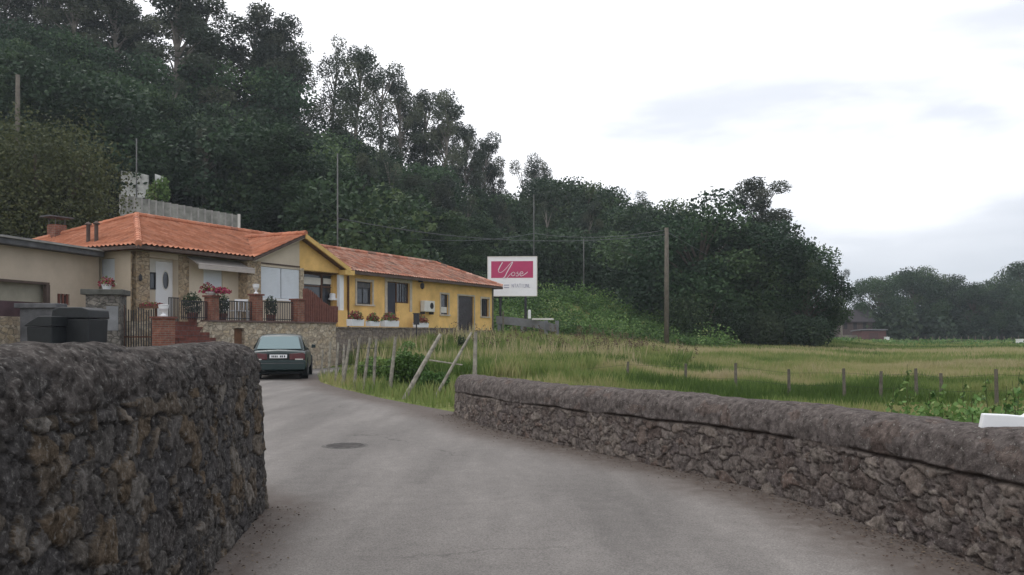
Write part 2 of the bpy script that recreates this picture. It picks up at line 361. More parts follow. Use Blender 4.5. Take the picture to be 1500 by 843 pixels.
# ------------------------------------------------------------------ road
ma = bpy.data.materials.new('worn_asphalt'); ma.use_nodes = True
N, L, b = node_col(ma); b.inputs['Roughness'].default_value = .85; b.inputs['Specular IOR Level'].default_value = .3
tc = N.new('ShaderNodeTexCoord')
def NZ(sc, det, vec=None, ro=.6):
    n = N.new('ShaderNodeTexNoise'); n.inputs['Scale'].default_value = sc; n.inputs['Detail'].default_value = det; n.inputs['Roughness'].default_value = ro
    L.new(vec or tc.outputs['Object'], n.inputs['Vector']); return n
def MR(src, a, b_, c, d):
    m_ = N.new('ShaderNodeMapRange'); m_.inputs['From Min'].default_value = a; m_.inputs['From Max'].default_value = b_; m_.inputs['To Min'].default_value = c; m_.inputs['To Max'].default_value = d
    L.new(src, m_.inputs['Value']); return m_
mp = N.new('ShaderNodeMapping'); mp.inputs['Scale'].default_value = (1.3, .45, 1); mp.inputs['Rotation'].default_value = (0, 0, R(-18)); L.new(tc.outputs['Object'], mp.inputs[0])
a1 = NZ(.55, 5, mp.outputs[0]); r1 = MR(a1.outputs['Fac'], .3, .7, .80, 1.18)
mpt = N.new('ShaderNodeMapping'); mpt.inputs['Scale'].default_value = (.75, .10, 1); mpt.inputs['Rotation'].default_value = (0, 0, R(-22)); L.new(tc.outputs['Object'], mpt.inputs[0])
at_ = NZ(1.0, 3, mpt.outputs[0]); rt_ = MR(at_.outputs['Fac'], .38, .62, .78, 1.20)
vc = N.new('ShaderNodeTexVoronoi'); vc.feature = 'DISTANCE_TO_EDGE'; vc.inputs['Scale'].default_value = .55
wn = NZ(1.6, 5); wm = N.new('ShaderNodeMix'); wm.data_type = 'RGBA'; wm.inputs['Factor'].default_value = .45; L.new(tc.outputs['Object'], wm.inputs[6]); L.new(wn.outputs['Color'], wm.inputs[7]); L.new(wm.outputs[2], vc.inputs['Vector'])
rc_ = MR(vc.outputs['Distance'], .0, .006, .62, 1.0); rcm = NZ(.35, 2); rcq = MR(rcm.outputs['Fac'], .5, .58, 0, 1)
cmx = N.new('ShaderNodeMix'); L.new(rcq.outputs[0], cmx.inputs[0]); cmx.inputs[2].default_value = 1.0; L.new(rc_.outputs[0], cmx.inputs[3])
a2 = NZ(95, 3); r2 = MR(a2.outputs['Fac'], .3, .7, .62, 1.42)
a3 = NZ(6, 8); r3 = MR(a3.outputs['Fac'], .3, .7, .9, 1.1)
mA = N.new('ShaderNodeMath'); mA.operation = 'MULTIPLY'; L.new(r1.outputs[0], mA.inputs[0]); L.new(r2.outputs[0], mA.inputs[1])
mB = N.new('ShaderNodeMath'); mB.operation = 'MULTIPLY'; L.new(mA.outputs[0], mB.inputs[0])
mB1 = N.new('ShaderNodeMath'); mB1.operation = 'MULTIPLY'; L.new(r3.outputs[0], mB1.inputs[0]); L.new(rt_.outputs[0], mB1.inputs[1])
mB2 = N.new('ShaderNodeMath'); mB2.operation = 'MULTIPLY'; L.new(mB1.outputs[0], mB2.inputs[0]); L.new(cmx.outputs[0], mB2.inputs[1]); L.new(mB2.outputs[0], mB.inputs[1])
hs = N.new('ShaderNodeHueSaturation'); hs.inputs['Color'].default_value = (.165, .152, .141, 1); L.new(mB.outputs[0], hs.inputs['Value'])
at = N.new('ShaderNodeAttribute'); at.attribute_name = 'dirt'
ad = NZ(7, 7); ra = MR(ad.outputs['Fac'], .3, .7, -.35, .35)
mC = N.new('ShaderNodeMath'); mC.operation = 'ADD'; mC.use_clamp = True; L.new(at.outputs['Fac'], mC.inputs[0]); 
mM = N.new('ShaderNodeMath'); mM.operation = 'MULTIPLY'; L.new(ra.outputs[0], mM.inputs[0]); L.new(at.outputs['Fac'], mM.inputs[1]); L.new(mM.outputs[0], mC.inputs[1])
mx = N.new('ShaderNodeMix'); mx.data_type = 'RGBA'; L.new(mC.outputs[0], mx.inputs['Factor']); L.new(hs.outputs[0], mx.inputs[6]); mx.inputs[7].default_value = (.088, .070, .060, 1)
L.new(mx.outputs[2], b.inputs['Base Color'])
bp = N.new('ShaderNodeBump'); bp.inputs['Strength'].default_value = .5; bp.inputs['Distance'].default_value = .008; L.new(a2.outputs['Fac'], bp.inputs['Height']); L.new(bp.outputs[0], b.inputs['Normal'])
# road sheet: a triangulated outline cut on a fine grid so the edge dirt can be stored per vertex
bm = bmesh.new(); vs = [bm.verts.new((x, y, .004)) for x, y in ROAD]; bm.faces.new(vs)
for ax, lo, hi, st in ((0, -16, 4, .22), (1, -6, 34, .3)):
    v = lo
    while v < hi:
        co = [0, 0, 0]; co[ax] = v; no = [0, 0, 0]; no[ax] = 1
        bmesh.ops.bisect_plane(bm, geom=bm.verts[:]+bm.edges[:]+bm.faces[:], plane_co=co, plane_no=no); v += st
bmesh.ops.recalc_face_normals(bm, faces=bm.faces)
me = bpy.data.meshes.new('road'); bm.to_mesh(me); bm.free(); me.materials.append(ma)
rd = bpy.data.objects.new('road', me); COL.objects.link(rd); tag(rd, kind='structure')
co = np.empty(len(me.vertices)*3, np.float32); me.vertices.foreach_get('co', co); co = co.reshape(-1, 3)
def seg_dist(px_, py_, pts):
    d = np.full(px_.shape, 1e9)
    for (x0, y0), (x1, y1) in zip(pts[:-1], pts[1:]):
        dx, dy = x1-x0, y1-y0; t = np.clip(((px_-x0)*dx+(py_-y0)*dy)/(dx*dx+dy*dy), 0, 1)
        d = np.minimum(d, np.hypot(px_-x0-t*dx, py_-y0-t*dy))
    return d
rr = [(p.x, p.y) for p in smooth_path(RIGHT_BASE, 4)]+[(-2.0, 16.6), (-2.85, 18.1), (-4.75, 22), (-6.05, 25.6), (-5.9, 33)]
ll = LEFT_BASE+[(-2.6, 7.5), (-4, 9)]
dr = seg_dist(co[:, 0], co[:, 1], rr); dl = seg_dist(co[:, 0], co[:, 1], ll)
wob = fbm(co[:, 0]*1.2, co[:, 1]*1.2, 3, 21)*.5
dirt = np.maximum(1-sstep(dr, .10+wob*.6, .75+wob*1.6), (1-sstep(dl, .10, .40+wob))*.95)
a = me.attributes.new('dirt', 'FLOAT', 'POINT'); a.data.foreach_set('value', dirt.astype(np.float32))
# manhole cover
mh = empty('manhole_cover', (-2.14, 10.5, -.003)); mh.scale = (.95, .95, .9)
MB().lathe((0, 0, .001), [(.33, 0), (.33, .006), (.29, .008)], 28).build('rim', mat('tar_collar', (.10, .092, .086), var=.3), mh)
m_ = MB().lathe((0, 0, .003), [(.275, 0), (.275, .010), (.26, .012)], 28)
for i in range(-4, 5):
    w = math.sqrt(.25**2-(i*.055)**2) if abs(i*.055) < .25 else 0
    m_.box(-w, w, i*.055-.012, i*.055+.012, .015, .019)
m_.build('lid', mat('cast_iron', (.085, .078, .074), rough=.7, var=.4, scale=9, metal=.1), mh)
tag(mh, 'round dark iron manhole cover set in the asphalt road', 'manhole cover')
# ------------------------------------------------------------------ rubble walls
def rubble_wall(name, base, side, hw, hfun, r, ds, stone, seed, m, caps=(False, True), crack=None, ck=1.0, cr=1.0, mixst=0., amp=.03, label='', batter=.05, mortar_gain=1.0):
    path = smooth_path(base, 10)
    P = np.array([[p.x, p.y] for p in path]); seg = np.hypot(*np.diff(P, axis=0).T); cum = np.concatenate([[0], np.cumsum(seg)])
    n = int(cum[-1]/ds)+1; ss = np.linspace(0, cum[-1], n)
    c = np.stack([np.interp(ss, cum, P[:, 0]), np.interp(ss, cum, P[:, 1])], -1)
    tg = np.gradient(c, axis=0); tg /= np.linalg.norm(tg, axis=1)[:, None]
    k = 15; tg = np.stack([np.convolve(np.pad(tg[:, i], k//2, 'edge'), np.ones(k)/k, 'valid') for i in (0, 1)], -1); tg /= np.linalg.norm(tg, axis=1)[:, None]
    nr = np.stack([tg[:, 1], -tg[:, 0]], -1)*side          # outwards, towards the road
    cen = c-nr*hw
    front = [(cen[i], nr[i], ss[i]) for i in range(n)]
    na = max(6, int(math.pi*hw/ds)); cap = []
    for j in range(1, na):
        a_ = math.pi*j/na; d = nr[-1]*math.cos(a_)+tg[-1]*math.sin(a_)
        cap.append((cen[-1], d, ss[-1]))
    step = 3
    back = [(cen[i], -nr[i], ss[i]) for i in range(n-1, -1, -step)]
    ring = front+cap+back
    C_ = np.array([q[0] for q in ring]); D_ = np.array([q[1] for q in ring]); Sx = np.array([q[2] for q in ring])
    ext = C_+D_*hw; U = np.concatenate([[0], np.cumsum(np.hypot(*np.diff(ext, axis=0).T))])
    H_ = hfun(Sx/cum[-1])
    hmax = float(H_.max()); nv = int((hmax+.1)/ds); nq = int(r*1.5/ds)
    prof = [('v', i/nv) for i in range(nv)]+[('q', i/nq) for i in range(nq+1)]
    Vs = []; ou = []; vv = []; qq = []
    for kind, f in prof:
        zc = H_-r*.95
        if kind == 'v':
            z = -.12+(zc+.12)*f; w = hw+batter*(1-f); vl = z; nzv = np.zeros_like(z); lat = np.ones_like(z); qv = np.zeros_like(z)
        else:
            a_ = f*math.pi/2; z = zc+r*.95*math.sin(a_)**.9; w = hw*max(math.cos(a_), 0)**.8+.0; w = np.full_like(z, w)
            vl = zc+r*a_; nzv = np.full_like(z, math.sin(a_)); lat = np.full_like(z, math.cos(a_)); qv = np.full_like(z, f)
        w = np.broadcast_to(w, z.shape)
        Vs.append(np.concatenate([C_+D_*w[:, None], z[:, None]], 1)); ou.append(np.stack([D_[:, 0]*lat, D_[:, 1]*lat, nzv], -1)); vv.append(np.broadcast_to(vl, z.shape)); qq.append(qv)
    V = np.array(Vs); O = np.array(ou); VV = np.array(vv); QQ = np.array(qq); UU = np.broadcast_to(U, VV.shape)
    wu = UU+(fbm(UU*6, VV*6, 4, seed)-.45)*.24; wv = VV+(fbm(UU*6, VV*6, 4, seed+50)-.45)*.20
    f1, f2, idr = voronoi(wu, wv, stone[0], stone[1], seed)
    g1, g2, id2 = voronoi(wu+3.3, wv+1.7, stone[0]*.5, stone[1]*.55, seed+31)
    pick = _h(np.floor(idr*997), np.floor(idr*331), seed) < .42
    e_ = np.where(pick, g2-g1, f2-f1); ID = np.where(pick, id2, idr)
    bulge = sstep(e_, 0.02, .15); mort = 1-sstep(e_, .0, .10)
    rough_ = (fbm(UU*9, VV*9, 4, seed+77)-.45)
    fine = (fbm(UU*34, VV*26, 3, seed+78)-.45)
    fine2 = (fbm(UU*16, VV*60, 3, seed+79)-.45)
    disp = amp*(bulge-.5)+(ID-.5)*amp*1.2+rough_*amp*1.3+fine*amp*1.0+fine2*amp*.5
    if crack is not None:      # concrete coping over a rubble body
        cz = H_[None, :]-crack+(fbm(UU*1.5, UU*0+3, 3, seed+5)-.45)*.07
        cope = sstep(V[:, :, 2]-cz, -.008, .012)
        line = np.exp(-((V[:, :, 2]-cz)/.012)**2)*sstep(fbm(UU*1.1, UU*0+9, 3, seed+6), .34, .46)
        disp = disp*(1-cope*(1-mixst))+cope*(.022*ck+rough_*.030*cr+fine*.014*cr+(fbm(UU*2.2, VV*2.2, 2, seed+8)-.4)*.05)-line*.045*ck
        ID = np.where((cope > .5) & (ID > mixst*.62), .0, .12+ID*.88); mort = np.where(cope > .5, line*.9*ck, np.maximum(mort, line*ck))
    fade = 1-sstep(QQ, .62, .95)
    XW = V[:, :, 0]; YW_ = V[:, :, 1]
    disp = disp*fade+(1-fade)*((fbm(XW*8, YW_*8, 3, seed+101)-.45)*amp*1.4+(fbm(XW*32, YW_*32, 3, seed+102)-.45)*amp*.6+.012)
    V = V+O*disp[:, :, None]
    # slow drift of the face
    V[:, :, 0:2] += O[:, :, 0:2]*((fbm(UU*.8, VV*.8, 2, seed+90)-.4)*.06)[:, :, None]
    SS = np.broadcast_to(Sx, VV.shape); V[:, :, 2] += O[:, :, 2]*((fbm(SS*1.3, SS*0, 3, seed+91)-.45)*.07)
    rws, cls = VV.shape; ix = np.arange(rws*cls).reshape(rws, cls)
    F_ = np.stack([ix[:-1, :-1], ix[:-1, 1:], ix[1:, 1:], ix[1:, :-1]], -1).reshape(-1, 4)
    if side > 0: F_ = F_[:, ::-1]
    o = np_mesh(name, V.reshape(-1, 3), F_, m, {'tone': ID.ravel(), 'mortar': (mort*mortar_gain).ravel()}, smooth=True)
    tag(o, label, 'stone wall'); return o
M['lrub'] = attr_mat('dark_rubble', [(0, (.100, .089, .083)), (.11, (.100, .089, .083)), (.14, (.072, .066, .064)), (.3, (.105, .096, .088)), (.5, (.080, .075, .074)), (.68, (.120, .105, .090)), (.82, (.130, .098, .068)), (.93, (.19, .172, .152)), (1, (.088, .080, .076))],
    rough=1.0, spec=.04, noise=.8, nscale=17, mortar=(.070, .063, .058), bump=1.0, bscale=75, speck=(34, .57, (.21, .20, .185)))
M['rrub'] = attr_mat('brown_rubble', [(0, (.120, .103, .096)), (.10, (.120, .103, .096)), (.13, (.115, .09, .08)), (.4, (.17, .145, .13)), (.65, (.12, .10, .095)), (.85, (.22, .19, .165)), (1, (.14, .105, .09))],
    rough=1.0, spec=.04, noise=.7, nscale=15, mortar=(.075, .060, .054), bump=1.0, bscale=70, speck=(34, .585, (.25, .235, .215)))
rubble_wall('stone_wall', LEFT_BASE, 1, .27, lambda s: 1.46-.10*s, .24, .0125, (.24, .17), 4, M['lrub'], amp=.021, crack=.25, ck=.12, cr=1.5, mixst=.6,
    label='tall dark rubble stone wall with rounded top at the left of the road')
rubble_wall('stone_wall', RIGHT_BASE, -1, .25, lambda s: 1.0-.31*s, .22, .016, (.21, .13), 40, M['rrub'], crack=.28, cr=1.5, mixst=.15, amp=.019,
    label='long low brown stone wall with smooth concrete coping along the right of the road')
# ------------------------------------------------------------------ small helpers for house
def fmap(y): return lambda u, d, z: (u, y+d, z)
def smap(x): return lambda u, d, z: (x+d, u, z)
def wall_panel(mb, u0, u1, z0, z1, holes, mp, reveal=.16, top=None):
    """outer skin with real openings and their reveals; top(u) optional sloping top"""
    us = sorted(set([u0, u1]+[h[i] for h in holes for i in (0, 1)])); zs = sorted(set([z0, z1]+[h[i] for h in holes for i in (2, 3)]))
    us = [u for u in us if u0-1e-6 <= u <= u1+1e-6]; zs = [z for z in zs if z0-1e-6 <= z <= z1+1e-6]
    for i in range(len(us)-1):
        for j in range(len(zs)-1):
            um = (us[i]+us[i+1])/2; zm = (zs[j]+zs[j+1])/2
            if any(h[0] < um < h[1] and h[2] < zm < h[3] for h in holes): continue
            mb.add([mp(us[i], 0, zs[j]), mp(us[i+1], 0, zs[j]), mp(us[i+1], 0, zs[j+1]), mp(us[i], 0, zs[j+1])], [(0, 1, 2, 3)])
    for a_, b_, c, d in [h[:4] for h in holes]:
        for q in ([(a_, c), (b_, c)], [(b_, c), (b_, d)], [(b_, d), (a_, d)], [(a_, d), (a_, c)]):
            (p, r_), (s, t) = q
            mb.add([mp(p, 0, r_), mp(s, 0, t), mp(s, reveal, t), mp(p, reveal, r_)], [(0, 1, 2, 3)])
def window(parent, mp, u0, u1, z0, z1, frame='white', glass='glass', fw=.06, mull=0, bars=0, trans=None, d=.10, name='window', label=None):
    m_ = MB(); m_.box(u0, u0+fw, d, d+.06, z0, z1, mp); m_.box(u1-fw, u1, d, d+.06, z0, z1, mp)
    m_.box(u0+fw, u1-fw, d, d+.06, z0, z0+fw, mp); m_.box(u0+fw, u1-fw, d, d+.06, z1-fw, z1, mp)
    for k in range(mull):
        u = u0+(u1-u0)*(k+1)/(mull+1); m_.box(u-fw*.35, u+fw*.35, d+.004, d+.056, z0+fw, z1-fw, mp)
    if trans is not None: m_.box(u0+fw, u1-fw, d+.006, d+.054, trans-fw*.3, trans+fw*.3, mp)
    w = m_.build(name, M[frame], parent)
    MB().box(u0+fw*.5, u1-fw*.5, d+.03, d+.04, z0+fw*.5, z1-fw*.5, mp).build('pane', M[glass], w)
    if bars:
        mb = MB()
        for k in range(bars):
            u = u0+(u1-u0)*(k+1)/(bars+1); mb.box(u-.012, u+.012, .02, .044, z0, z1, mp)
        mb.build('window_bars', M['darkmetal'], w)
    if label: w['label'] = label
    return w
def shutter(parent, mp, u0, u1, z0, z1, m='shutter', d=.07):
    mb = MB(); n_ = int((z1-z0)/.06)
    for k in range(n_):
        z = z0+(z1-z0)*k/n_; mb.box(u0, u1, d, d+.03, z+.004, z+(z1-z0)/n_-.004, mp)
    mb.box(u0, u1, d+.02, d+.05, z0, z1, mp)
    return mb.build('roller_shutter', M[m], parent)
def surround(parent, mp, u0, u1, z0, z1, w=.13, p=.03, m='surround', sill=True):
    mb = MB(); mb.box(u0-w, u0, -p, .02, z0, z1, mp); mb.box(u1, u1+w, -p, .02, z0, z1, mp); mb.box(u0-w, u1+w, -p, .02, z1, z1+w, mp)
    if sill: mb.box(u0-w-.04, u1+w+.04, -p-.05, .02, z0-.08, z0, mp)
    return mb.build('stone_surround', M[m], parent)
def roof_plane(name, parent, m, u0, u1, vmin, vmax, pt, pitch_w=.23, row=.40, amp=.035):
    """barrel-tile sheet; pt(u, v, h) -> local point with h normal height"""
    du = pitch_w/6; nu = int(round((u1-u0)/du)); Vv = []; Ff = []; tone = []
    nrows = int(max(vmax(u0+(u1-u0)*k/60) for k in range(61))/row)+2
    for i in range(nu+1):
        u = u0+(u1-u0)*i/nu; ph = (u/pitch_w) % 1.0; wv = math.sin(ph*2*math.pi); h = amp*(wv if wv > 0 else wv*.6)
        a_, b_ = vmin(u), max(vmax(u), vmin(u)+.001)
        for k in range(nrows):
            for s_, hh in ((0, .022), (1, 0.0)):
                v = min(max((k+s_*.999)*row, a_), b_)
                jt = .012*(random.Random(int(u/pitch_w)*131+k*7).random()-.5)
                Vv.append(pt(u, v, h+hh+jt+.03)); tone.append(random.Random(int(u/pitch_w)*977+k*13+5).random())
    rw = nrows*2
    for i in range(nu):
        for k in range(rw-1):
            Ff.append((i*rw+k, (i+1)*rw+k, (i+1)*rw+k+1, i*rw+k+1))
    return np_mesh(name, Vv, Ff, m, {'tone': tone}, parent)
def ridge_tiles(mb, a_, b_, r=.12):
    a_ = Vector(a_); b_ = Vector(b_); n_ = max(1, int((b_-a_).length/.4))
    for k in range(n_):
        p = a_.lerp(b_, k/n_); q = a_.lerp(b_, (k+1)/n_+.02); mb.tube([p, q], [r*1.08, r*.9], 8)
# ------------------------------------------------------------------ CREAM HOUSE
YW, YG, YY, XS = .70, .25, 1.28, .50         # wall planes: left wing, gable, yellow wing, side
ZE = 4.5; ZF = 1.84
cream = empty('cream_house', HC, HANG)
tag(cream, 'cream house with bright orange hipped tile roof and white front door', 'house')
GX0, GXM, GX1, GZ = 5.43, 8.45, 11.5, 5.75
RX, RY, RZ = 3.5, 4.5, 6.2
# opening positions
dxa, dxb = fx(208, YW), fx(261, YW); dzt = fz(240, 379, YW); 
rec = (dxa, dxb, ZF, dzt)
wx0, wx1 = fx(298, YW), fx(326, YW); wz1 = fz(312, 394, YW); wz0 = fz(312, 428, YW)
mp = fmap(YW)
mb = MB(); wall_panel(mb, XS, GX0+.05, 0, ZE-.02, [rec, (wx0, wx1, wz0, wz1)], mp, reveal=.35)
swy0, swy1 = sy(168), sy(148); swz0, swz1 = sz(158, 416), sz(158, 379)
wall_panel(mb, YW, 8.6, 0, ZE-.02, [(swy0, swy1, swz0, swz1)], smap(XS))
mb.box(XS+.02, 8.4, 8.6, 8.7, 0, ZE-.02)
# gable half (cream)
mg_ = fmap(YG)
gx0, gx1, gxm = fx(382, YG), fx(444, YG), fx(412, YG); gz0, gz1 = fz(412, 438, YG), fz(412, 393, YG)
ZG0 = ZF-1.84
wall_panel(mb, GX0+.25, GXM, 0, ZE-.05, [(gx0, gx1, gz0, gz1)], mg_)
slope = (GZ-ZE)/(GXM-GX0)
mb.add([mg_(GX0+.25, 0, ZE-.05), mg_(GXM, 0, ZE-.05), mg_(GXM, 0, GZ-.10), mg_(GX0+.25, 0, ZE+slope*.25-.10)], [(0, 1, 2, 3)])
mb.add([(GX0+.25, YG, 0), (GX0+.25, YW+.05, 0), (GX0+.25, YW+.05, ZE), (GX0+.25, YG, ZE)], [(0, 1, 2, 3)])
mb.build('wall', M['cream'], cream)
# trim lines
MB().box(GX0+.2, GXM+.0, YG-.04, YG-.004, ZE-.18, ZE-.12).build('string_course', M['fascia'], cream)
MB().box(XS-.35, GX0+.1, .34, .42, ZE-.13, ZE-.02).box(XS-.35, XS-.27, .42, 8.9, ZE-.13, ZE-.02).box(XS-.27, GX0+.1, .43, YW-.004, ZE-.10, ZE-.04).build('soffit', M['brownwood'], cream)
# door recess
mr_ = fmap(YW+.0)
dd0, dd1 = fx(228, YW+.3), fx(257, YW+.3)
dm = fmap(YW+.30)
door = MB().box(dd0, dd1, 0, .06, ZF+.02, fz(242, 384, YW+.3), dm).build('front_door', M['white'], cream)
ov = [(math.cos(a_)*.13, math.sin(a_)*.36) for a_ in np.linspace(0, 2*math.pi, 24, endpoint=False)]
oc = fx(242.5, YW+.3); oz = fz(242, 411, YW+.3)
MB().prism([(oc+u, oz+v*.9) for u, v in ov], -.012, .01, lambda u, v, w: dm(u, w, v)).build('oval_glass', M['glass'], door)
MB().prism([(oc+u*1.25, oz+v*1.05) for u, v in ov], -.006, .012, lambda u, v, w: dm(u, w, v)).build('oval_moulding', M['offwhite'], door)
MB().box(dd1-.12, dd1-.07, -.05, .0, ZF+.95, ZF+1.1, dm).build('handle', M['darkmetal'], door)
dzp = fz(220, 424, YW+.3); dzq = fz(220, 399, YW+.3)
pn = MB().box(dxa, dd0-.01, 0, .05, dzq, dzt, dm).box(dd1+.01, dxb, 0, .05, ZF, dzt, dm).box(dd0-.01, dd1+.01, 0, .05, fz(242, 384, YW+.3)+.01, dzt, dm).build('door_side_panel', M['offwhite'], cream)
MB().box(dxa, dd0-.01, 0, .05, ZF, dzp, dm).build('panel_below_window', M['cream'], cream)
window(cream, fmap(YW+.16), fx(210, YW+.3)-.02, dd0-.02, dzp, dzq, 'darkmetal', fw=.05, mull=1, name='side_window')
window(cream, mp, wx0, wx1, wz0, wz1, 'white', fw=.06); shutter(cream, mp, wx0+.02, wx1-.02, wz0+.05, wz1-.02, d=.03)
sw = smap(XS)
window(cream, sw, swy0, swy1, swz0, swz1, 'white'); shutter(cream, sw, swy0+.02, swy1-.02, swz0+.12, swz1-.02, d=.03)
MB().box(swy0-.1, swy1+.1, -.10, .05, swz0-.07, swz0, sw).build('window_sill', M['offwhite'], cream)
for (a_, b_) in ((gx0, gxm-.02), (gxm+.02, gx1)):
    w = window(cream, mg_, a_, b_, gz0, gz1, 'white', d=.12); shutter(cream, mg_, a_+.01, b_-.01, gz0+.02, gz1-.02, d=.02)
MB().box(gx0-.08, gx1+.05, -.07, .05, gz0-.09, gz0-.0, mg_).build('window_sill', M['white'], cream)
# quoins / pilasters
MB().box(XS-.03, fx(222, YW)-.1, -.03, .3, 0, ZE-.14, fmap(YW)).box(sy(183)-.4, YW+.0, -.03, .02, 0, ZE-.14, smap(XS)).build('stone_quoin', M['quoin'], cream)
MB().box(dxb+.01, fx(276, YW), -.035, .03, 0, ZE-.14, mp).build('stone_quoin', M['quoin'], cream)
MB().box(GX0-.12, fx(381, YG), -.05, .5, 0, ZE-.10, mg_).build('stone_quoin', M['quoin'], cream)
MB().box(fx(444.5, YG), GXM-.01, -.03, .1, 0, ZE-.2, mg_).build('stone_quoin', M['palestone'], cream)
# lamps, awning
MB().lathe((fx(203, YW), YW-.1, fz(203, 412, YW)), [(.03, 0), (.06, .05), (.06, .18), (.02, .24)], 8).build('wall_lamp', M['darkmetal'], cream)
ax0, ax1 = fx(281, YW-.3), fx(364, YW-.3); az1 = fz(320, 379, YW-.2); az0 = fz(320, 391, YW-.5)
aw = MB().add([(ax0, YW-.02, az1), (ax1, YW-.02, az1), (ax1, YW-.62, az0+.04), (ax0, YW-.62, az0+.04), (ax0, YW-.02, az1-.05), (ax1, YW-.02, az1-.05), (ax1, YW-.62, az0), (ax0, YW-.62, az0)],
    [(0, 1, 2, 3), (4, 5, 6, 7), (0, 1, 5, 4), (1, 2, 6, 5), (2, 3, 7, 6), (3, 0, 4, 7)])
aw.tube([(ax0, YW-.63, az0+.02), (ax1, YW-.63, az0+.02)], .035).box(ax0, ax1, YW-.66, YW-.645, az0-.16, az0).build('awning', mat('awning_fabric', (.40, .36, .33), var=.08), cream)
# roof
sl = (RZ-ZE)/RY; sls = (RZ-ZE)/RX
def vf(y): return math.hypot(y, y*sl)
cz_, sz_ = 1/math.hypot(1, sl), sl/math.hypot(1, sl)
cz2, sz2 = 1/math.hypot(1, sls), sls/math.hypot(1, sls)
def gab(u):
    return max(0, (GZ-ZE)*(1-abs(u-GXM)/(GXM-GX0)))
L1 = math.hypot(RY, RZ-ZE); L2 = math.hypot(RX, RZ-ZE)
roof_plane('roof_front_slope', cream, M['tile'], 0, 11.9, lambda u: gab(u)/sl/cz_ if u > GX0 else 0, lambda u: L1*min(1, u/RX), lambda u, v, h: (u, v*cz_-h*sz_, ZE+v*sz_+h*cz_))
roof_plane('roof_side_slope', cream, M['tile'], 0, 9, lambda u: 0, lambda u: L2*min(u, 9-u)/4.5, lambda u, v, h: (v*cz2-h*sz2, u, ZE+v*sz2+h*cz2))
MB().add([(0, 9, ZE), (11.9, 9, ZE), (11.9, RY, RZ), (RX, RY, RZ)], [(0, 1, 2, 3)]).build('roof_rear_slope', M['tile'], cream)
sg = (GZ-ZE)/(GXM-GX0); cg, sgn = 1/math.hypot(1, sg), sg/math.hypot(1, sg)
LG = math.hypot(GXM-GX0, GZ-ZE)
# gable left slope: u runs along local y (front to back), v climbs in +x; it dies into the main slope
def gl_vmin(u):    # at depth u the main roof height is sl*u
    return max(0, sl*max(u, 0))/sgn if u > 0 else 0
roof_plane('gable_roof_slope', cream, M['tile'], -.12, (GZ-ZE)/sl, gl_vmin, lambda u: LG, lambda u, v, h: (GX0+v*cg-h*sgn, u, ZE+v*sgn+h*cg))
rb = MB(); ridge_tiles(rb, (0, 0, ZE+.06), (RX, RY, RZ+.07)); ridge_tiles(rb, (0, 9, ZE+.06), (RX, RY, RZ+.07)); ridge_tiles(rb, (RX, RY, RZ+.07), (11.9, RY, RZ+.07))
rg = MB(); ridge_tiles(rg, (GXM, -.12, GZ+.06), (GXM, 3.4, GZ+.06)); o = rg.build('gable_ridge_tiles', M['tile'], cream)
a = o.data.attributes.new('tone', 'FLOAT', 'POINT'); a.data.foreach_set('value', np.repeat(RNG.random(len(o.data.vertices)//16+1), 16)[:len(o.data.vertices)].astype(np.float32))
np_v = np.array(rb.v); o = rb.build('ridge_tiles', M['tile'], cream)
a = o.data.attributes.new('tone', 'FLOAT', 'POINT'); a.data.foreach_set('value', np.repeat(RNG.random(len(np_v)//16+1), 16)[:len(o.data.vertices)].astype(np.float32))
eb = MB().box(-.02, GX0, -.0, .05, ZE-.12, ZE+.0).box(-.02, .03, .05, 9.0, ZE-.12, ZE)
eb.box(.03, GX0, .05, YW-.0, ZE-.10, ZE-.07).box(.03, XS, YW, 9.0, ZE-.10, ZE-.07)
eb.build('eave_fascia', M['fascia'], cream)
def raking(m, x0, z0, x1, z1, y0, y1, th):
    m.add([(x0, y0, z0-th), (x1, y0, z1-th), (x1, y0, z1), (x0, y0, z0), (x0, y1, z0-th), (x1, y1, z1-th), (x1, y1, z1), (x0, y1, z0)],
        [(0, 1, 2, 3), (4, 5, 6, 7), (0, 1, 5, 4), (2, 3, 7, 6), (0, 3, 7, 4), (1, 2, 6, 5)]); return m
raking(MB(), GX0, ZE+.01, GXM, GZ+.01, -.10, -.05, .13).build('bargeboard', M['fascia'], cream)
raking(MB(), GX0+.05, ZE-.10, GXM, GZ-.11, -.05, YG+.0, .05).build('gable_soffit', M['cream'], cream)
# chimneys
ch = MB(); c0 = Hw(2.0, 6.2)
chx, chy = 1.7, 6.9
MB().box(chx-.25, chx+.25, chy-.25, chy+.25, 4.8, Zat(330, Hw(chx, chy).y)).build('chimney', M['brick'], cream)
zc_ = Zat(330, Hw(chx, chy).y)
mb = MB(); 
for a_, b_ in ((-.2, -.2), (.2, -.2), (-.2, .2), (.2, .2)): mb.tube([(chx+a_, chy+b_, zc_), (chx+a_, chy+b_, zc_+.28)], .02, 6)
mb.box(chx-.5, chx+.5, chy-.35, chy+.35, zc_+.28, zc_+.33).build('chimney_cap', M['slate'], cream)
for dy in (0, .45):
    yy = 2.95+dy; zb = ZE+.2*sls*1.0
    MB().tube([(.55, yy, ZE+.1), (.55, yy, ZE+.95)], .07, 10).lathe((.55, yy, ZE+.95), [(.12, 0), (.12, .04), (.02, .12)], 10).build('flue_pipe', M['fascia'], cream)
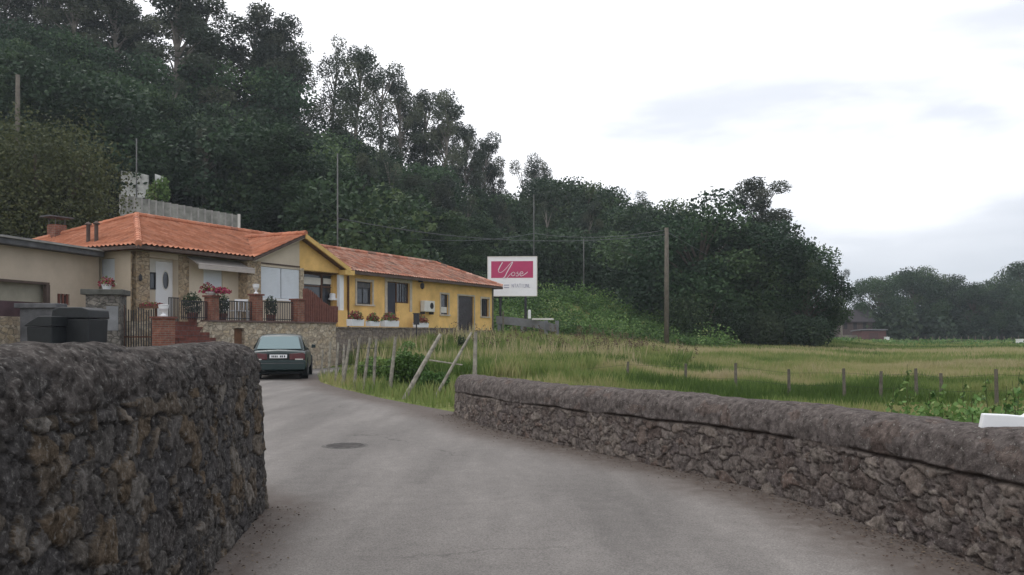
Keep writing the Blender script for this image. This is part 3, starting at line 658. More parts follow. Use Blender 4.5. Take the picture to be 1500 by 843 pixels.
# ------------------------------------------------------------------ YELLOW HOUSE
yel = empty('yellow_house', HC, HANG)
tag(yel, 'long yellow house with faded tile roof and dark glazed porch gable', 'house')
EY = .83; RZ2 = 6.0; RXE = 26.3; EX = 28.95
WX1 = EX-.5; mpy = fmap(YY)
def H4(a_, b_, c, d, y=YY): return (fx(a_, y), fx(b_, y), fz((a_+b_)/2, d, y), fz((a_+b_)/2, c, y))
w1 = H4(522.5, 545, 413, 446); dr = H4(567, 600, 414, 471); w3 = H4(645.5, 657, 431.5, 461); dr2 = H4(671, 694.5, 434, 487); w4 = H4(705, 716, 438, 464)
mb = MB(); wall_panel(mb, GX1-.3, WX1, 0, ZE-.03, [w1, dr, w3, dr2, w4], mpy, reveal=.2)
wall_panel(mb, YY, 8.0, 0, ZE-.03, [], lambda u, d, z: (WX1-d, u, z))
mb.add([(12, 8.0, 0), (WX1, 8.0, 0), (WX1, 8.0, ZE), (12, 8.0, ZE)], [(0, 1, 2, 3)])
# gable triangle and porch
mb.add([mg_(GXM, 0, ZE-.30), mg_(GX1-.15, 0, ZE-.30), mg_(GX1-.15, 0, ZE+slope*.15-.1), mg_(GXM, 0, GZ-.10)], [(0, 1, 2, 3)])
mb.add([mg_(GXM, .15, ZE-.30), mg_(GX1-.15, .15, ZE-.30), mg_(GX1-.15, 0, ZE-.3), mg_(GXM, 0, ZE-.30)], [(0, 1, 2, 3)])
mb.box(GX1-.32, GX1-.02, YG+.35, YY, 0, ZE-.05)
mb.build('wall', M['yellow'], yel)
px1 = fx(497, YG)
MB().box(px1, fx(503, YG), -.02, .14, ZF-.1, ZE-.30, mg_).build('porch_post', M['white'], yel)
MB().box(px1-.25, fx(506, YG), -.12, .3, 1.2, fz(499, 455, YG), mg_).build('porch_pier', M['yellow'], yel)
pg = fmap(YG+.5); pz1 = ZE-.3
MB().box(GXM+.05, px1+.2, 0, .05, ZF-.3, pz1, pg).build('porch_glazing', M['glass'], yel)
MB().box(GXM+.03, px1+.2, -.05, -.005, fz(471, 404, YG+.5), pz1, pg).box(fx(470, YG+.5)-.05, fx(470, YG+.5)+.05, -.05, -.005, ZF, fz(471, 404, YG+.5), pg).box(GXM+.03, px1+.2, -.045, -.01, fz(471, 420, YG+.5)-.04, fz(471, 420, YG+.5)+.02, pg).build('porch_frame', M['brownwood'], yel)
MB().box(GXM+.1, fx(469, YG+.5), -.03, -.007, fz(471, 418, YG+.5), fz(471, 408, YG+.5), pg).box(fx(473, YG+.5), px1, -.03, -.007, fz(485, 417, YG+.5), fz(485, 409, YG+.5), pg).build('porch_blind', M['offwhite'], yel)
MB().box(GXM, px1+.2, YG, YG+.5, pz1, pz1+.05).box(GXM, px1+.3, YG+.55, YG+.6, 0, pz1).build('porch_ceiling', M['brownwood'], yel)
# windows
window(yel, mpy, *w1[:4], 'darkmetal', fw=.07, mull=1, trans=w1[3]-.35); surround(yel, mpy, *w1)
MB().box(w1[0]+.05, w1[1]-.05, .08, .1, w1[3]-.3, w1[3]-.08, mpy).build('window_blind', M['slate'], yel)
dmid = dr[0]+(dr[1]-dr[0])*.46
MB().box(dr[0]+.03, dmid-.03, .14, .18, dr[2], dr[3]-.03, mpy).build('door', mat('blue_black_door', (.025, .028, .045), rough=.4, var=.2), yel)
window(yel, mpy, dmid, dr[1], dr[2]+1.0, dr[3], 'brownwood', fw=.06, mull=1, bars=4, name='barred_window')
MB().box(dmid-.02, dr[1]+.01, .03, .18, dr[2], dr[2]+1.0, mpy).build('parapet_panel', M['yellow'], yel)
surround(yel, mpy, *dr, sill=False, w=.22)
window(yel, mpy, *w3, 'darkmetal', fw=.05, name='window'); surround(yel, mpy, *w3, w=.10)
MB().box(w3[0]+.05, w3[1]-.05, .09, .11, w3[2]+.1, w3[2]+.45, mpy).build('window_curtain', M['offwhite'], yel)
MB().box(dr2[0]+.02, dr2[1]-.02, .10, .15, dr2[2], dr2[3]-.02, mpy).build('garage_door', mat('dark_glazed_door', (.035, .028, .032), rough=.25, var=.3, spec=.6), yel)
surround(yel, mpy, *dr2, sill=False, w=.09, p=.025)
window(yel, mpy, *w4, 'brownwood', fw=.05, mull=1, bars=2); surround(yel, mpy, *w4, w=.12)
MB().box(WX1-.16, WX1+.03, -.03, .02, 0, ZE-.1, mpy).build('corner_post', M['oldpost'], yel)
MB().box(GX1+.0, WX1-.2, -.03, -.003, 1.2, 1.62, mpy).build('plinth', M['brownstone'], yel)
MB().tube([(fx(508, YY)+.05, YY-.06, ZE-.15), (fx(508, YY)+.05, YY-.06, 1.3)], .05, 8).build('downpipe', M['brownwood'], yel)
# air conditioner
au0, au1 = fx(619, YY-.2), fx(634, YY-.2); az0, az1 = fz(626, 457, YY-.2), fz(626, 441, YY-.2)
ac = MB().box(au0, au1, YY-.34, YY-.05, az0, az1).build('air_conditioner', M['offwhite'], yel, bevel=.02)
MB().lathe((0, 0, 0), [(.18, 0), (.18, .01)], 20).build('fan_grille', M['dark'], ac)
bpy.context.view_layer.update()
fg = ac.children[0]; fg.rotation_euler = (R(90), 0, 0); fg.location = ((au0*.4+au1*.6)+.1, YY-.345, (az0+az1)/2+.03)
MB().box(au0+.05, au0+.1, YY-.3, YY, az0-.15, az0-.001).build('bracket', M['darkmetal'], ac); MB().box(au1-.1, au1-.05, YY-.3, YY, az0-.15, az0-.001).build('bracket', M['darkmetal'], ac)
lx = fx(613, YY); MB().box(lx-.03, lx+.03, YY-.3, YY, fz(613, 414, YY), fz(613, 411, YY)).lathe((lx, YY-.26, fz(613, 424, YY)), [(.05, 0), (.12, .1), (.12, .28), (.04, .36)], 8).build('wall_lantern', M['darkmetal'], yel)
MB().lathe((fx(487, YG+.3), YG+.3, fz(487, 440, YG+.3)), [(.20, 0), (.20, .08), (.14, .1), (.14, .3), (.05, .33)], 12).build('porch_lamp', M['white'], yel)
# roof
sl2 = (RZ2-ZE)/(RY-EY); c2_, s2_ = 1/math.hypot(1, sl2), sl2/math.hypot(1, sl2); LY = math.hypot(RY-EY, RZ2-ZE)
XR0 = GX1-1.9
roof_plane('roof_front_slope', yel, M['oldtile'], XR0, EX, lambda u: max(0, gab(u))/s2_ if u < GX1 else 0, lambda u: LY*min(1, (EX-u)/(EX-RXE)) if u > 11.9 or True else 0, lambda u, v, h: (u, EY+v*c2_-h*s2_, ZE+v*s2_+h*c2_))
se = (RZ2-ZE)/(EX-RXE); ce, sse = 1/math.hypot(1, se), se/math.hypot(1, se); LE = math.hypot(EX-RXE, RZ2-ZE)
DY = 2*(RY-EY)
roof_plane('roof_end_slope', yel, M['oldtile'], 0, DY, lambda u: 0, lambda u: LE*min(u, DY-u)/(DY/2), lambda u, v, h: (EX-v*ce+h*sse, EY+u, ZE+v*sse+h*ce))
MB().add([(XR0, EY+DY, ZE), (EX, EY+DY, ZE), (RXE, RY, RZ2), (XR0, RY, RZ2)], [(0, 1, 2, 3)]).build('roof_rear_slope', M['oldtile'], yel)
def gr_vmin(u):
    yv = u; return max(0, (yv-EY)*sl2)/sgn if yv > EY else 0
roof_plane('gable_roof_slope', yel, M['oldtile'], -.12, EY+(GZ-ZE)/sl2, gr_vmin, lambda u: LG, lambda u, v, h: (GX1-v*cg+h*sgn, u, ZE+v*sgn+h*cg))
rb = MB(); ridge_tiles(rb, (XR0, RY, RZ2+.07), (RXE, RY, RZ2+.07)); ridge_tiles(rb, (EX, EY, ZE+.07), (RXE, RY, RZ2+.07))
o = rb.build('ridge_tiles', M['oldtile'], yel)
a = o.data.attributes.new('tone', 'FLOAT', 'POINT'); a.data.foreach_set('value', np.repeat(RNG.random(len(o.data.vertices)//16+1), 16)[:len(o.data.vertices)].astype(np.float32))
MB().box(GX1-.1, EX+.02, EY-.03, EY+.03, ZE-.14, ZE).box(EX-.03, EX+.02, EY+.03, EY+DY, ZE-.14, ZE).box(GX1, EX-.03, EY+.03, YY, ZE-.10, ZE-.06).box(WX1, EX-.03, YY, EY+DY, ZE-.10, ZE-.06).build('eave_fascia', M['fascia'], yel)
bb = raking(MB(), GX1+.05, ZE-.01, GXM-.02, GZ+.03, -.16, -.08, .20); bb.box(GX1-.35, GX1+.35, -.15, YG+.15, ZE-.32, ZE-.1)
bb.build('bargeboard', mat('yellow_board', (.64, .43, .15), var=.12), yel)
raking(MB(), GX1-.05, ZE-.10, GXM, GZ-.11, -.08, YG+.0, .05).build('gable_soffit', M['brownwood'], yel)
# ------------------------------------------------------------------ ANNEX (flat roofed)
AB = Vector(((142-CXP)/FPX*29.5, 29.5, 0)); AA = Vector(((0-CXP)/FPX*25.2, 25.2, 0)); AD = (AB-AA).normalized(); AN = Vector((AD.y, -AD.x, 0))
A0 = AA-AD*3.0; AL = (AB-A0).length
ann = empty('flat_roofed_annex', A0, math.atan2(AD.y, AD.x)); tag(ann, 'flat roofed cream annex with long open hatch left of the cream house', 'outbuilding')
def ax_(px):
    k = (px-CXP)/FPX; return -(A0.x-k*A0.y)/(AD.x-k*AD.y)
def az_(px, py): return Zat(py, (A0+AD*ax_(px)).y)
am = fmap(0)
ho = (ax_(-60), ax_(72), az_(72, 444), az_(72, 417)); hs_ = (ax_(84), ax_(102), az_(93, 447), az_(93, 431))
mb = MB(); wall_panel(mb, 0, AL+.1, 0, 4.25, [ho, hs_], am, reveal=.25)
mb.add([(AL+.1, 0, 0), (AL+.1, 1.2, 0), (AL+.1, 1.2, 4.25), (AL+.1, 0, 4.25)], [(0, 1, 2, 3)])
mb.add([(0, 0, 0), (0, 6, 0), (0, 6, 4.25), (0, 0, 4.25)], [(0, 1, 2, 3)])
mb.build('wall', M['cream_wing'], ann)
MB().box(-.3, AL-.05, -.35, 6, 4.17, 4.44).build('flat_roof', M['slate'], ann, bevel=.02)
MB().box(-.3, AL-.10, -.42, -.352, 4.36, 4.41).build('gutter', M['concrete'], ann)
MB().box(ho[0]+.01, ho[1]-.01, .22, .26, ho[2], ho[3]).build('hatch_panel', mat('beige_panel', (.30, .28, .22), var=.1), ann)
MB().box(ho[0], ho[1], -.02, .06, ho[3]-.02, ho[3]+.06).box(ho[1]-.14, ho[1]+.02, -.021, .1, ho[2], ho[3]-.02).box(ho[0], ho[1], -.05, .08, ho[2]-.07, ho[2]).build('hatch_frame', M['fascia'], ann)
window(ann, am, *hs_, 'offwhite', fw=.04, bars=0, mull=1); 
mb = MB()
for k in range(3): u = hs_[0]+(hs_[1]-hs_[0])*(k+.5)/3; mb.box(u-.035, u+.035, .0, .05, hs_[2], hs_[3])
mb.build('window_bars', M['redbrown'], ann)
# low stone wall and dark boarding in front of annex
lw = empty('garden_wall', A0+AN*1.2, math.atan2(AD.y, AD.x)); tag(lw, 'low pale stone wall topped with dark red boarding in front of the annex', 'garden wall')
def lx_(px):
    P = A0+AN*1.2; k = (px-CXP)/FPX; return -(P.x-k*P.y)/(AD.x-k*AD.y)
zl = Zat(464, (A0+AN*1.2+AD*lx_(15)).y); zl2 = Zat(441, (A0+AN*1.2+AD*lx_(15)).y)
MB().box(-1, lx_(42), 0, .35, 0, zl).build('stonework', M['palestone'], lw)
MB().box(-1, lx_(40), .1, .2, zl, zl2).build('boarding', mat('dark_red_boards', (.075, .045, .05), var=.25), lw)
# ------------------------------------------------------------------ terrace retaining wall
tw = empty('terrace_wall', HC, HANG); tag(tw, 'pale stone retaining wall under the terraces of the houses', 'retaining wall')
YT = -2.2
tx0, tx1 = fx(283, YT), fx(308, YT); xe = fx(492, YT); xf = fx(668, YT)
hx0, hx1 = fx(343, YT), fx(358, YT); hz1 = fz(350, 481, YT)
ZT = 1.84
mb = MB(); wall_panel(mb, tx1, xe, -.1, ZT, [(hx0, hx1, .3, hz1)], fmap(YT), reveal=.3)
mb.prism([(tx0-.3, -.1), (tx1, -.1), (tx1, ZT), (tx1-.15, ZT), (tx0-.3, .8)], 0, .35, lambda u, v, w: (u, YT+w, v))
mb.box(tx1, xe, YT+.32, YW-.05, ZT-.25, ZT-.02)
mb.build('stonework', M['palestone'], tw)
MB().box(xe, xf, YT+.02, YT+.35, -.1, 1.66).build('lower_stonework', M['brownstone'], tw)
MB().box(xe, xf, YT+.35, YY-.0, 1.3, 1.52).build('terrace_floor', M['concrete'], tw)
MB().box(tx1-.1, xe, YT-.05, YT+.37, ZT, ZT+.06).build('coping', mat('brown_coping', (.13, .085, .075), var=.2), tw)
MB().box(xe+.02, xf, YT-.03, YT+.4, 1.66, 1.71).build('lower_coping', M['brownstone'], tw)
MB().box(hx0+.01, hx1-.01, YT+.12, YT+.17, .3, hz1-.01).build('hatch_door', mat('brown_hatch', (.15, .075, .04), var=.25, scale=6), tw)
# steps
st = empty('brick_steps', HC, HANG); tag(st, 'dark red brick steps climbing to the front door', 'steps')
sx0, sx1 = fx(247, YT)-.1, fx(296, YT)+.05
mb = MB()
for k in range(10): mb.box(sx0, sx1, -4.6+k*.30, 0.6, .184*k, .184*(k+1) if k < 9 else ZT-.003)
mb.build('treads', M['brickstep'], st)
MB().box(sx0-1.3, sx0-.01, -1.6, YW-.05, 0, ZT-.01).build('landing', M['palestone'], st)
# ------------------------------------------------------------------ pillars, railings, gate
def brick_pillar(pxa, pxb, pyt, y, zb, label, cap=True, grp=None):
    o = empty('brick_pillar', Hw((fx(pxa, y)+fx(pxb, y))/2, y, zb), HANG); w = max(.16, min(.3, abs(fx(pxb, y)-fx(pxa, y))/2*.8))
    h = fz((pxa+pxb)/2, pyt, y)-zb
    MB().box(-w, w, -w, w, 0, h-.06).build('shaft', M['brick'], o)
    MB().box(-w-.05, w+.05, -w-.05, w+.05, h-.06, h).build('cap', M['redbrown'], o)
    tag(o, label, 'pillar', grp); return o, Vector(Hw((fx(pxa, y)+fx(pxb, y))/2, y, zb+h))
YP = YT+.16
gp = 'brick pillars of the terrace railing'
_, pA = brick_pillar(303, 317, 433, YP, ZT+.06, 'brick pillar with a crimson flower bowl on top', grp=gp)
_, pB = brick_pillar(369, 381, 431, YP, ZT+.06, 'brick pillar with a small white urn between two railings', grp=gp)
_, pC = brick_pillar(430, 442, 438, YP, ZT+.06, 'brick pillar at the right end of the railings beside the red slatted screen', grp=gp)
_, pD = brick_pillar(228, 251, 464, YT-1.2, 0, 'short thick brick gate pillar at the foot of the steps')
def urn(p, r, label):
    o = empty('urn', p); MB().lathe((0, 0, 0), [(r*.7, 0), (r*.7, .04), (r*.3, .08), (r*.3, .12), (r*.9, .24), (r, .34), (r*1.1, .36), (r*.8, .37)], 16).build('bowl', M['white'], o, smooth=False)
    tag(o, label, 'urn'); return o
urn(pB, .12, 'small white urn on the brick pillar between the railings')
urn(pD, .15, 'white urn on the short thick gate pillar')
def railing(pxa, pxb, pyt, y, zb, label, n, m='darkmetal', name='railing'):
    xa, xb = fx(pxa, y), fx(pxb, y); h = fz((pxa+pxb)/2, pyt, y)-zb
    o = empty(name, Hw(xa, y, zb), HANG); L_ = xb-xa
    MB().box(0, L_, -.02, .02, h-.035, h).build('rail', M[m], o); MB().box(0, L_, -.02, .02, .06, .09).build('rail', M[m], o)
    mb = MB()
    for k in range(n+1): mb.box(L_*k/n-.011, L_*k/n+.011, -.011, .011, 0, h-.035)
    mb.build('baluster', M[m], o); tag(o, label, 'railing'); return o
railing(266, 303, 441, YP, ZT+.06, 'dark metal railing beside the steps left of the flower bowl', 14)
railing(318, 368, 441, YP, ZT+.06, 'dark metal railing between the two taller brick pillars', 20)
railing(382, 429, 442, YP, ZT+.06, 'dark metal railing in front of the white shuttered windows', 18)
railing(247, 262, 436, YW-.9, ZT, 'short metal railing in front of the white front door', 7)
# red brown slatted screen sloping down towards the porch pier
xs0, xs1 = fx(445, YP), fx(494, YP)
sc = empty('slatted_screen', Hw(xs0, YP, ZT+.06), HANG); L_ = xs1-xs0
h0 = fz(446, 424, YP)-ZT; h1 = fz(488, 450, YP)-ZT
n_ = 20
for nm, r_ in (('slat', range(n_)),):
    for k in r_:
        f = k/(n_-1); h = h0+(h1-h0)*sstep(np.array(f), .05, .85)-.04+.03*random.random()
        MB().box(L_*f-.034, L_*f+.034, -.02, .02, 0, float(h)).build('slat', M['redbrown'], sc)
MB().box(0, L_, .025, .06, .15, .25).box(0, L_, .025, .06, h1*.75, h1*.75+.1).build('crossbar', M['brownwood'], sc)
tag(sc, 'red brown slatted wooden screen sloping down in front of the porch', 'screen')
# gate pillar of grey stone with slab cap
gpc = Hw(0, YT-1.9); kx = (156-CXP)/FPX; gY = 25.6; gX = kx*gY
gpl = empty('gate_pillar', (gX, gY, .1), R(12)); zt = Zat(425, gY)-.1; zc1 = Zat(433, gY)-.1; hwp = 23/FPX*gY
MB().box(-hwp, hwp, -.4, .4, -.1, zc1).build('shaft', M['greystone'], gpl)
MB().box(-hwp-.13, hwp+.10, -.5, .5, zc1, zt).build('cap_slab', mat('lichen_slab', (.085, .085, .075), var=.3, scale=5), gpl, bevel=.02)
MB().box(.1, hwp-.05, -.43, -.402, zc1-1.1, zc1-.35).build('grey_plaque', mat('grey_plaque', (.20, .205, .21), var=.2), gpl)
tag(gpl, 'grey stone gate pillar with wide dark slab cap', 'pillar')
gY2 = 25.8; ga = (181-CXP)/FPX*gY2; gb = (229-CXP)/FPX*gY2; gt = empty('metal_gate', (ga, gY2, .1)); gh = Zat(449, gY2)-.1; gw = gb-ga
mb = MB()
for k in range(14):
    f = k/13; mb.box(gw*f-.013, gw*f+.013, -.013, .013, .1, gh-.12*abs(math.sin(f*math.pi*2)))
mb.build('bars', M['darkmetal'], gt)
MB().box(0, gw, -.02, .02, .15, .2).box(0, gw, -.02, .02, gh*.55, gh*.55+.04).box(-.02, .03, -.03, .03, 0, gh+.05).box(gw-.03, gw+.02, -.03, .03, 0, gh+.05).build('gate_frame', mat('rusty_gate', (.10, .045, .03), var=.3), gt)
tag(gt, 'tall rusty metal bar gate between the stone and brick pillars', 'gate')
# ------------------------------------------------------------------ leaf tools
def leaves(cen, size, rng, flat=0.0, aspect=.6):
    n = len(cen); d = rng.normal(size=(n, 3)); d[:, 2] = d[:, 2]*(1-flat); d /= np.linalg.norm(d, axis=1)[:, None]
    o = rng.normal(size=(n, 3)); o -= d*np.sum(o*d, 1)[:, None]; o /= np.linalg.norm(o, axis=1)[:, None]
    s = np.broadcast_to(np.asarray(size), (n,))[:, None]*(.7+.6*rng.random((n, 1)))
    a_ = d*s*.5; b_ = o*s*.5*aspect
    V = np.stack([cen-a_, cen+b_-a_*.1, cen+a_, cen-b_+a_*.1], 1).reshape(-1, 3)
    return V, np.arange(4*n).reshape(-1, 4)
def shell(n, rng, c, r, lo=.45):
    d = rng.normal(size=(n, 3)); d /= np.linalg.norm(d, axis=1)[:, None]; rr_ = lo+(1-lo)*rng.random((n, 1))**.6
    return np.array(c)+d*rr_*np.array(r)
LEAF = {}
def leafmat(name, ramp, **k): LEAF[name] = attr_mat(name, ramp, noise=.0, rough=.65, spec=.25, transl=.22, **k)
leafmat('euc_leaf', [(0, (.022, .034, .024)), (.35, (.036, .052, .034)), (.7, (.060, .078, .050)), (1, (.10, .11, .068))], objrand=.3)
leafmat('oak_leaf', [(0, (.013, .030, .015)), (.35, (.023, .049, .022)), (.7, (.041, .078, .032)), (1, (.08, .12, .048))], objrand=.3)
leafmat('olive_leaf', [(0, (.045, .055, .025)), (.5, (.075, .085, .035)), (1, (.13, .13, .055))], objrand=.1)
leafmat('bright_leaf', [(0, (.045, .085, .02)), (.5, (.075, .135, .035)), (.9, (.11, .17, .05)), (1, (.17, .19, .08))], objrand=.1)
leafmat('bramble_leaf', [(0, (.05, .10, .03)), (.4, (.10, .185, .05)), (.8, (.17, .27, .08)), (1, (.27, .30, .12))], objrand=.1)
leafmat('dark_leaf', [(0, (.02, .034, .02)), (.5, (.034, .058, .03)), (1, (.065, .09, .045))], objrand=.1)
leafmat('red_flower', [(0, (.14, .02, .03)), (.5, (.24, .03, .05)), (1, (.36, .07, .09))])
leafmat('crimson_flower', [(0, (.22, .02, .06)), (.5, (.33, .04, .09)), (1, (.45, .10, .16))])
def tree_mesh(kind, seed, H, Rr, nleaf, lsize, nclump, lmat, bmat):
    rng = np.random.default_rng(seed)
    tr = MB(); lean = rng.normal(size=2)*.02*H
    def axis(f): return Vector((lean[0]*f*f+.012*H*math.sin(f*5+seed), lean[1]*f*f+.012*H*math.cos(f*4+seed), f*H*.93))
    r0 = H*(.017 if kind == 'euc' else .028)
    fs_ = np.linspace(0, 1, 9); top = 1.0 if kind == 'euc' else .8
    tr.tube([axis(f*top) for f in fs_], [r0*(1-.85*f)+.01 for f in fs_], 8)
    clumps = []
    if kind == 'euc':
        for k in range(nclump):
            f = .34+.66*(k+rng.random())/nclump; a_ = rng.random()*6.28+k*2.4
            w = Rr*(.35+.75*math.sin(min(1, (1.05-f)*1.9)*1.57))*(.25+.75*rng.random())
            b0 = axis(f*.9); tip = Vector((b0.x+math.cos(a_)*w, b0.y+math.sin(a_)*w, f*H+.04*H*(rng.random()-.3)))
            tr.tube([b0, b0.lerp(tip, .5)+Vector((0, 0, .01*H)), tip], [r0*.28, r0*.18, r0*.06], 5, cap=False)
            cr = Rr*(.22+.24*rng.random())
            clumps.append((tip, (cr, cr, cr*(.75+.5*rng.random())), rng.random()))
        clumps.append((Vector(axis(1.0)), (Rr*.22, Rr*.22, Rr*.4), .5))
    else:
        for k in range(nclump):
            z = rng.random(); ph = k*2.399+rng.random()*.6
            # dome: wide middle, rounded top
            f = .18+.80*z; rad = Rr*math.sqrt(max(0, 1-((f-.50)/.52)**2))*(.45+.62*rng.random())
            tip = Vector((math.cos(ph)*rad, math.sin(ph)*rad, f*H*.93)); b0 = axis(min(.75, f*.6))
            tr.tube([b0, b0.lerp(tip, .55)+Vector((0, 0, .03*H)), tip], [r0*.35, r0*.2, r0*.06], 5, cap=False)
            cr = Rr*(.24+.20*rng.random()); clumps.append((tip, (cr, cr, cr*.72), rng.random()))
    cs = []; tn = []
    vol = np.array([c[1][0]**2 for c in clumps]); cnt = (vol/vol.sum()*nleaf).astype(int)+8
    for (c, r_, t_), n_ in zip(clumps, cnt):
        p = shell(n_, rng, c, r_, .35); cs.append(p)
        tn.append(np.clip(.85*t_**1.3+.25*rng.random(n_), 0, 1))
    cs = np.concatenate(cs); tn = np.concatenate(tn)
    if kind != 'euc': cs[:, 2] = np.maximum(cs[:, 2], .04*H)
    cs += rng.normal(size=cs.shape)*.02*Rr
    V, F_ = leaves(cs, lsize, rng, aspect=.55 if kind == 'euc' else .75)
    return tr, V, F_, np.repeat(tn, 4)
PROTO = {}
def make_proto(key, name, *a_):
    tr, V, F_, tn = tree_mesh(*a_)
    me_c = np_mesh('crown', V, F_, LEAF[a_[7]], {'tone': tn}, link=False)
    t = tr.build('trunk', M[a_[8]], smooth=True); me_t = t.data; bpy.data.objects.remove(t)
    PROTO[key] = (name, me_t, me_c, a_[2], V, F_, tn)
for i in range(4): make_proto(('euc', i), 'eucalyptus_tree', 'euc', 100+i, 20., 2.9, 16000, .24, 30+5*i, 'euc_leaf', 'palebark')
for i in range(4): make_proto(('oak', i), 'broadleaf_tree', 'oak', 200+i, 13., 5.6, 24000, .28, 62, 'oak_leaf', 'bark')
make_proto(('thin', 0), 'eucalyptus_tree', 'euc', 301, 20., 2.7, 3800, .22, 16, 'euc_leaf', 'palebark')
make_proto(('thin', 1), 'eucalyptus_tree', 'euc', 305, 20., 2.9, 4600, .22, 17, 'euc_leaf', 'palebark')
def place_tree(key, x, y, H, label, rz=None, wide=1.0, group=None, sink=.2, cat='tree'):
    name, mt, mc, h0, *_ = PROTO[key]; z = T(x, y)-sink
    o = empty(name, (x, y, z), random.random()*6.28 if rz is None else rz); s = H/h0; o.scale = (s*wide, s*wide, s)
    for nm, me_ in (('trunk', mt), ('crown', mc)):
        c = bpy.data.objects.new(nm, me_); COL.objects.link(c); c.parent = o
    tag(o, label, cat, group); return o
def sky_tree(key, px, py, Yd, label, **k):
    x = (px-CXP)/FPX*Yd; z = Zat(py, Yd); g0 = T(x, Yd)-.2
    return place_tree(key, x, Yd, z-g0, label, **k)
GE = 'tall eucalyptus trees along the hillside skyline'; GB = 'dark broadleaf trees on the wooded slope'
LE_ = 'tall eucalyptus in the dense dark row along the hillside skyline'
E = lambda i: ('euc', i % 4)
sk = [(-30, -60, 84, 0), (18, -35, 86, 1), (62, -60, 88, 2), (105, -25, 84, 3), (140, -45, 92, 0), (172, 2, 90, 1), (214, 16, 92, 2), (262, -14, 88, 3), (300, 8, 92, 0), (372, 26, 96, 2), (402, 30, 94, 1), (436, 66, 98, 3),
      (520, 72, 98, 0), (588, 126, 108, 1), (625, 138, 110, 2), (652, 140, 108, 3), (682, 184, 114, 0), (704, 208, 116, 1), (728, 244, 120, 2), (792, 238, 128, 3)]
for i, (px, py, Yd, v) in enumerate(sk):
    lb = LE_; gr = GE
    if px == 262: lb, gr = 'broad heavy-crowned eucalyptus standing highest against the white sky', None
    if px == 792: lb, gr = 'last tall eucalyptus at the right end of the hill, directly above the billboard', None
    sky_tree(E(v), px, py, Yd, lb, group=gr, wide=1.55 if px < 320 else (1.25 if px < 450 else .95))
sky_tree(('thin', 0), 487, 62, 100, 'thin see-through eucalyptus left of the sharp pointed crowns on the skyline', wide=.95)
sky_tree(('thin', 1), 560, 96, 104, 'thin leaning eucalyptus with gaps of sky through its crown, mid skyline')
sky_tree(('thin', 1), 764, 242, 126, 'thin eucalyptus with a feathery round crown above the billboard', wide=.9)
sky_tree(('thin', 0), 655+12, 205, 112, 'small sparse eucalyptus in the dip of the right skyline', wide=.8)
sky_tree(('euc', 2), 1124, 266, 92, 'eucalyptus with open puffy crown rising above the big dark tree', wide=1.5, rz=.6)
sky_tree(('thin', 0), 936, 286, 120, 'pale sparse tree between the hill wood and the big dark tree', wide=1.5)
B = lambda i: ('oak', i % 4)
br = [(345, 92, 92, 0), (470, 170, 96, 1), (545, 215, 100, 2), (500, 210, 90, 3), (610, 240, 100, 0), (700, 275, 108, 1), (745, 285, 112, 2), (818, 260, 118, 3), (848, 264, 112, 0), (884, 276, 108, 1), (912, 298, 104, 2), (962, 294, 100, 3), (992, 306, 96, 0), (772, 282, 116, 1),
      (320, 150, 80, 2), (230, 140, 76, 3), (120, 90, 78, 1), (30, 60, 76, 0), (410, 170, 78, 1), (170, 70, 82, 2), (70, 40, 80, 3)]
for i, (px, py, Yd, v) in enumerate(br):
    sky_tree(B(v), px, py, Yd, 'dark broadleaf tree packed into the wood on the slope', group=GB, wide=1.1)
for i, (px, py, Yd) in enumerate([(420, 215, 74), (455, 190, 80), (535, 235, 78), (575, 225, 86), (610, 260, 84), (655, 265, 92), (690, 290, 94), (300, 190, 70), (350, 175, 76), (250, 120, 78), (130, 120, 72), (735, 300, 100), (800, 300, 104), (860, 305, 98)]):
    sky_tree(E(i) if i % 3 else ('thin', i % 2), px, py, Yd, 'slender pale trunked eucalyptus lower down inside the dark wood', group='slender eucalyptus inside the wood', wide=.95)
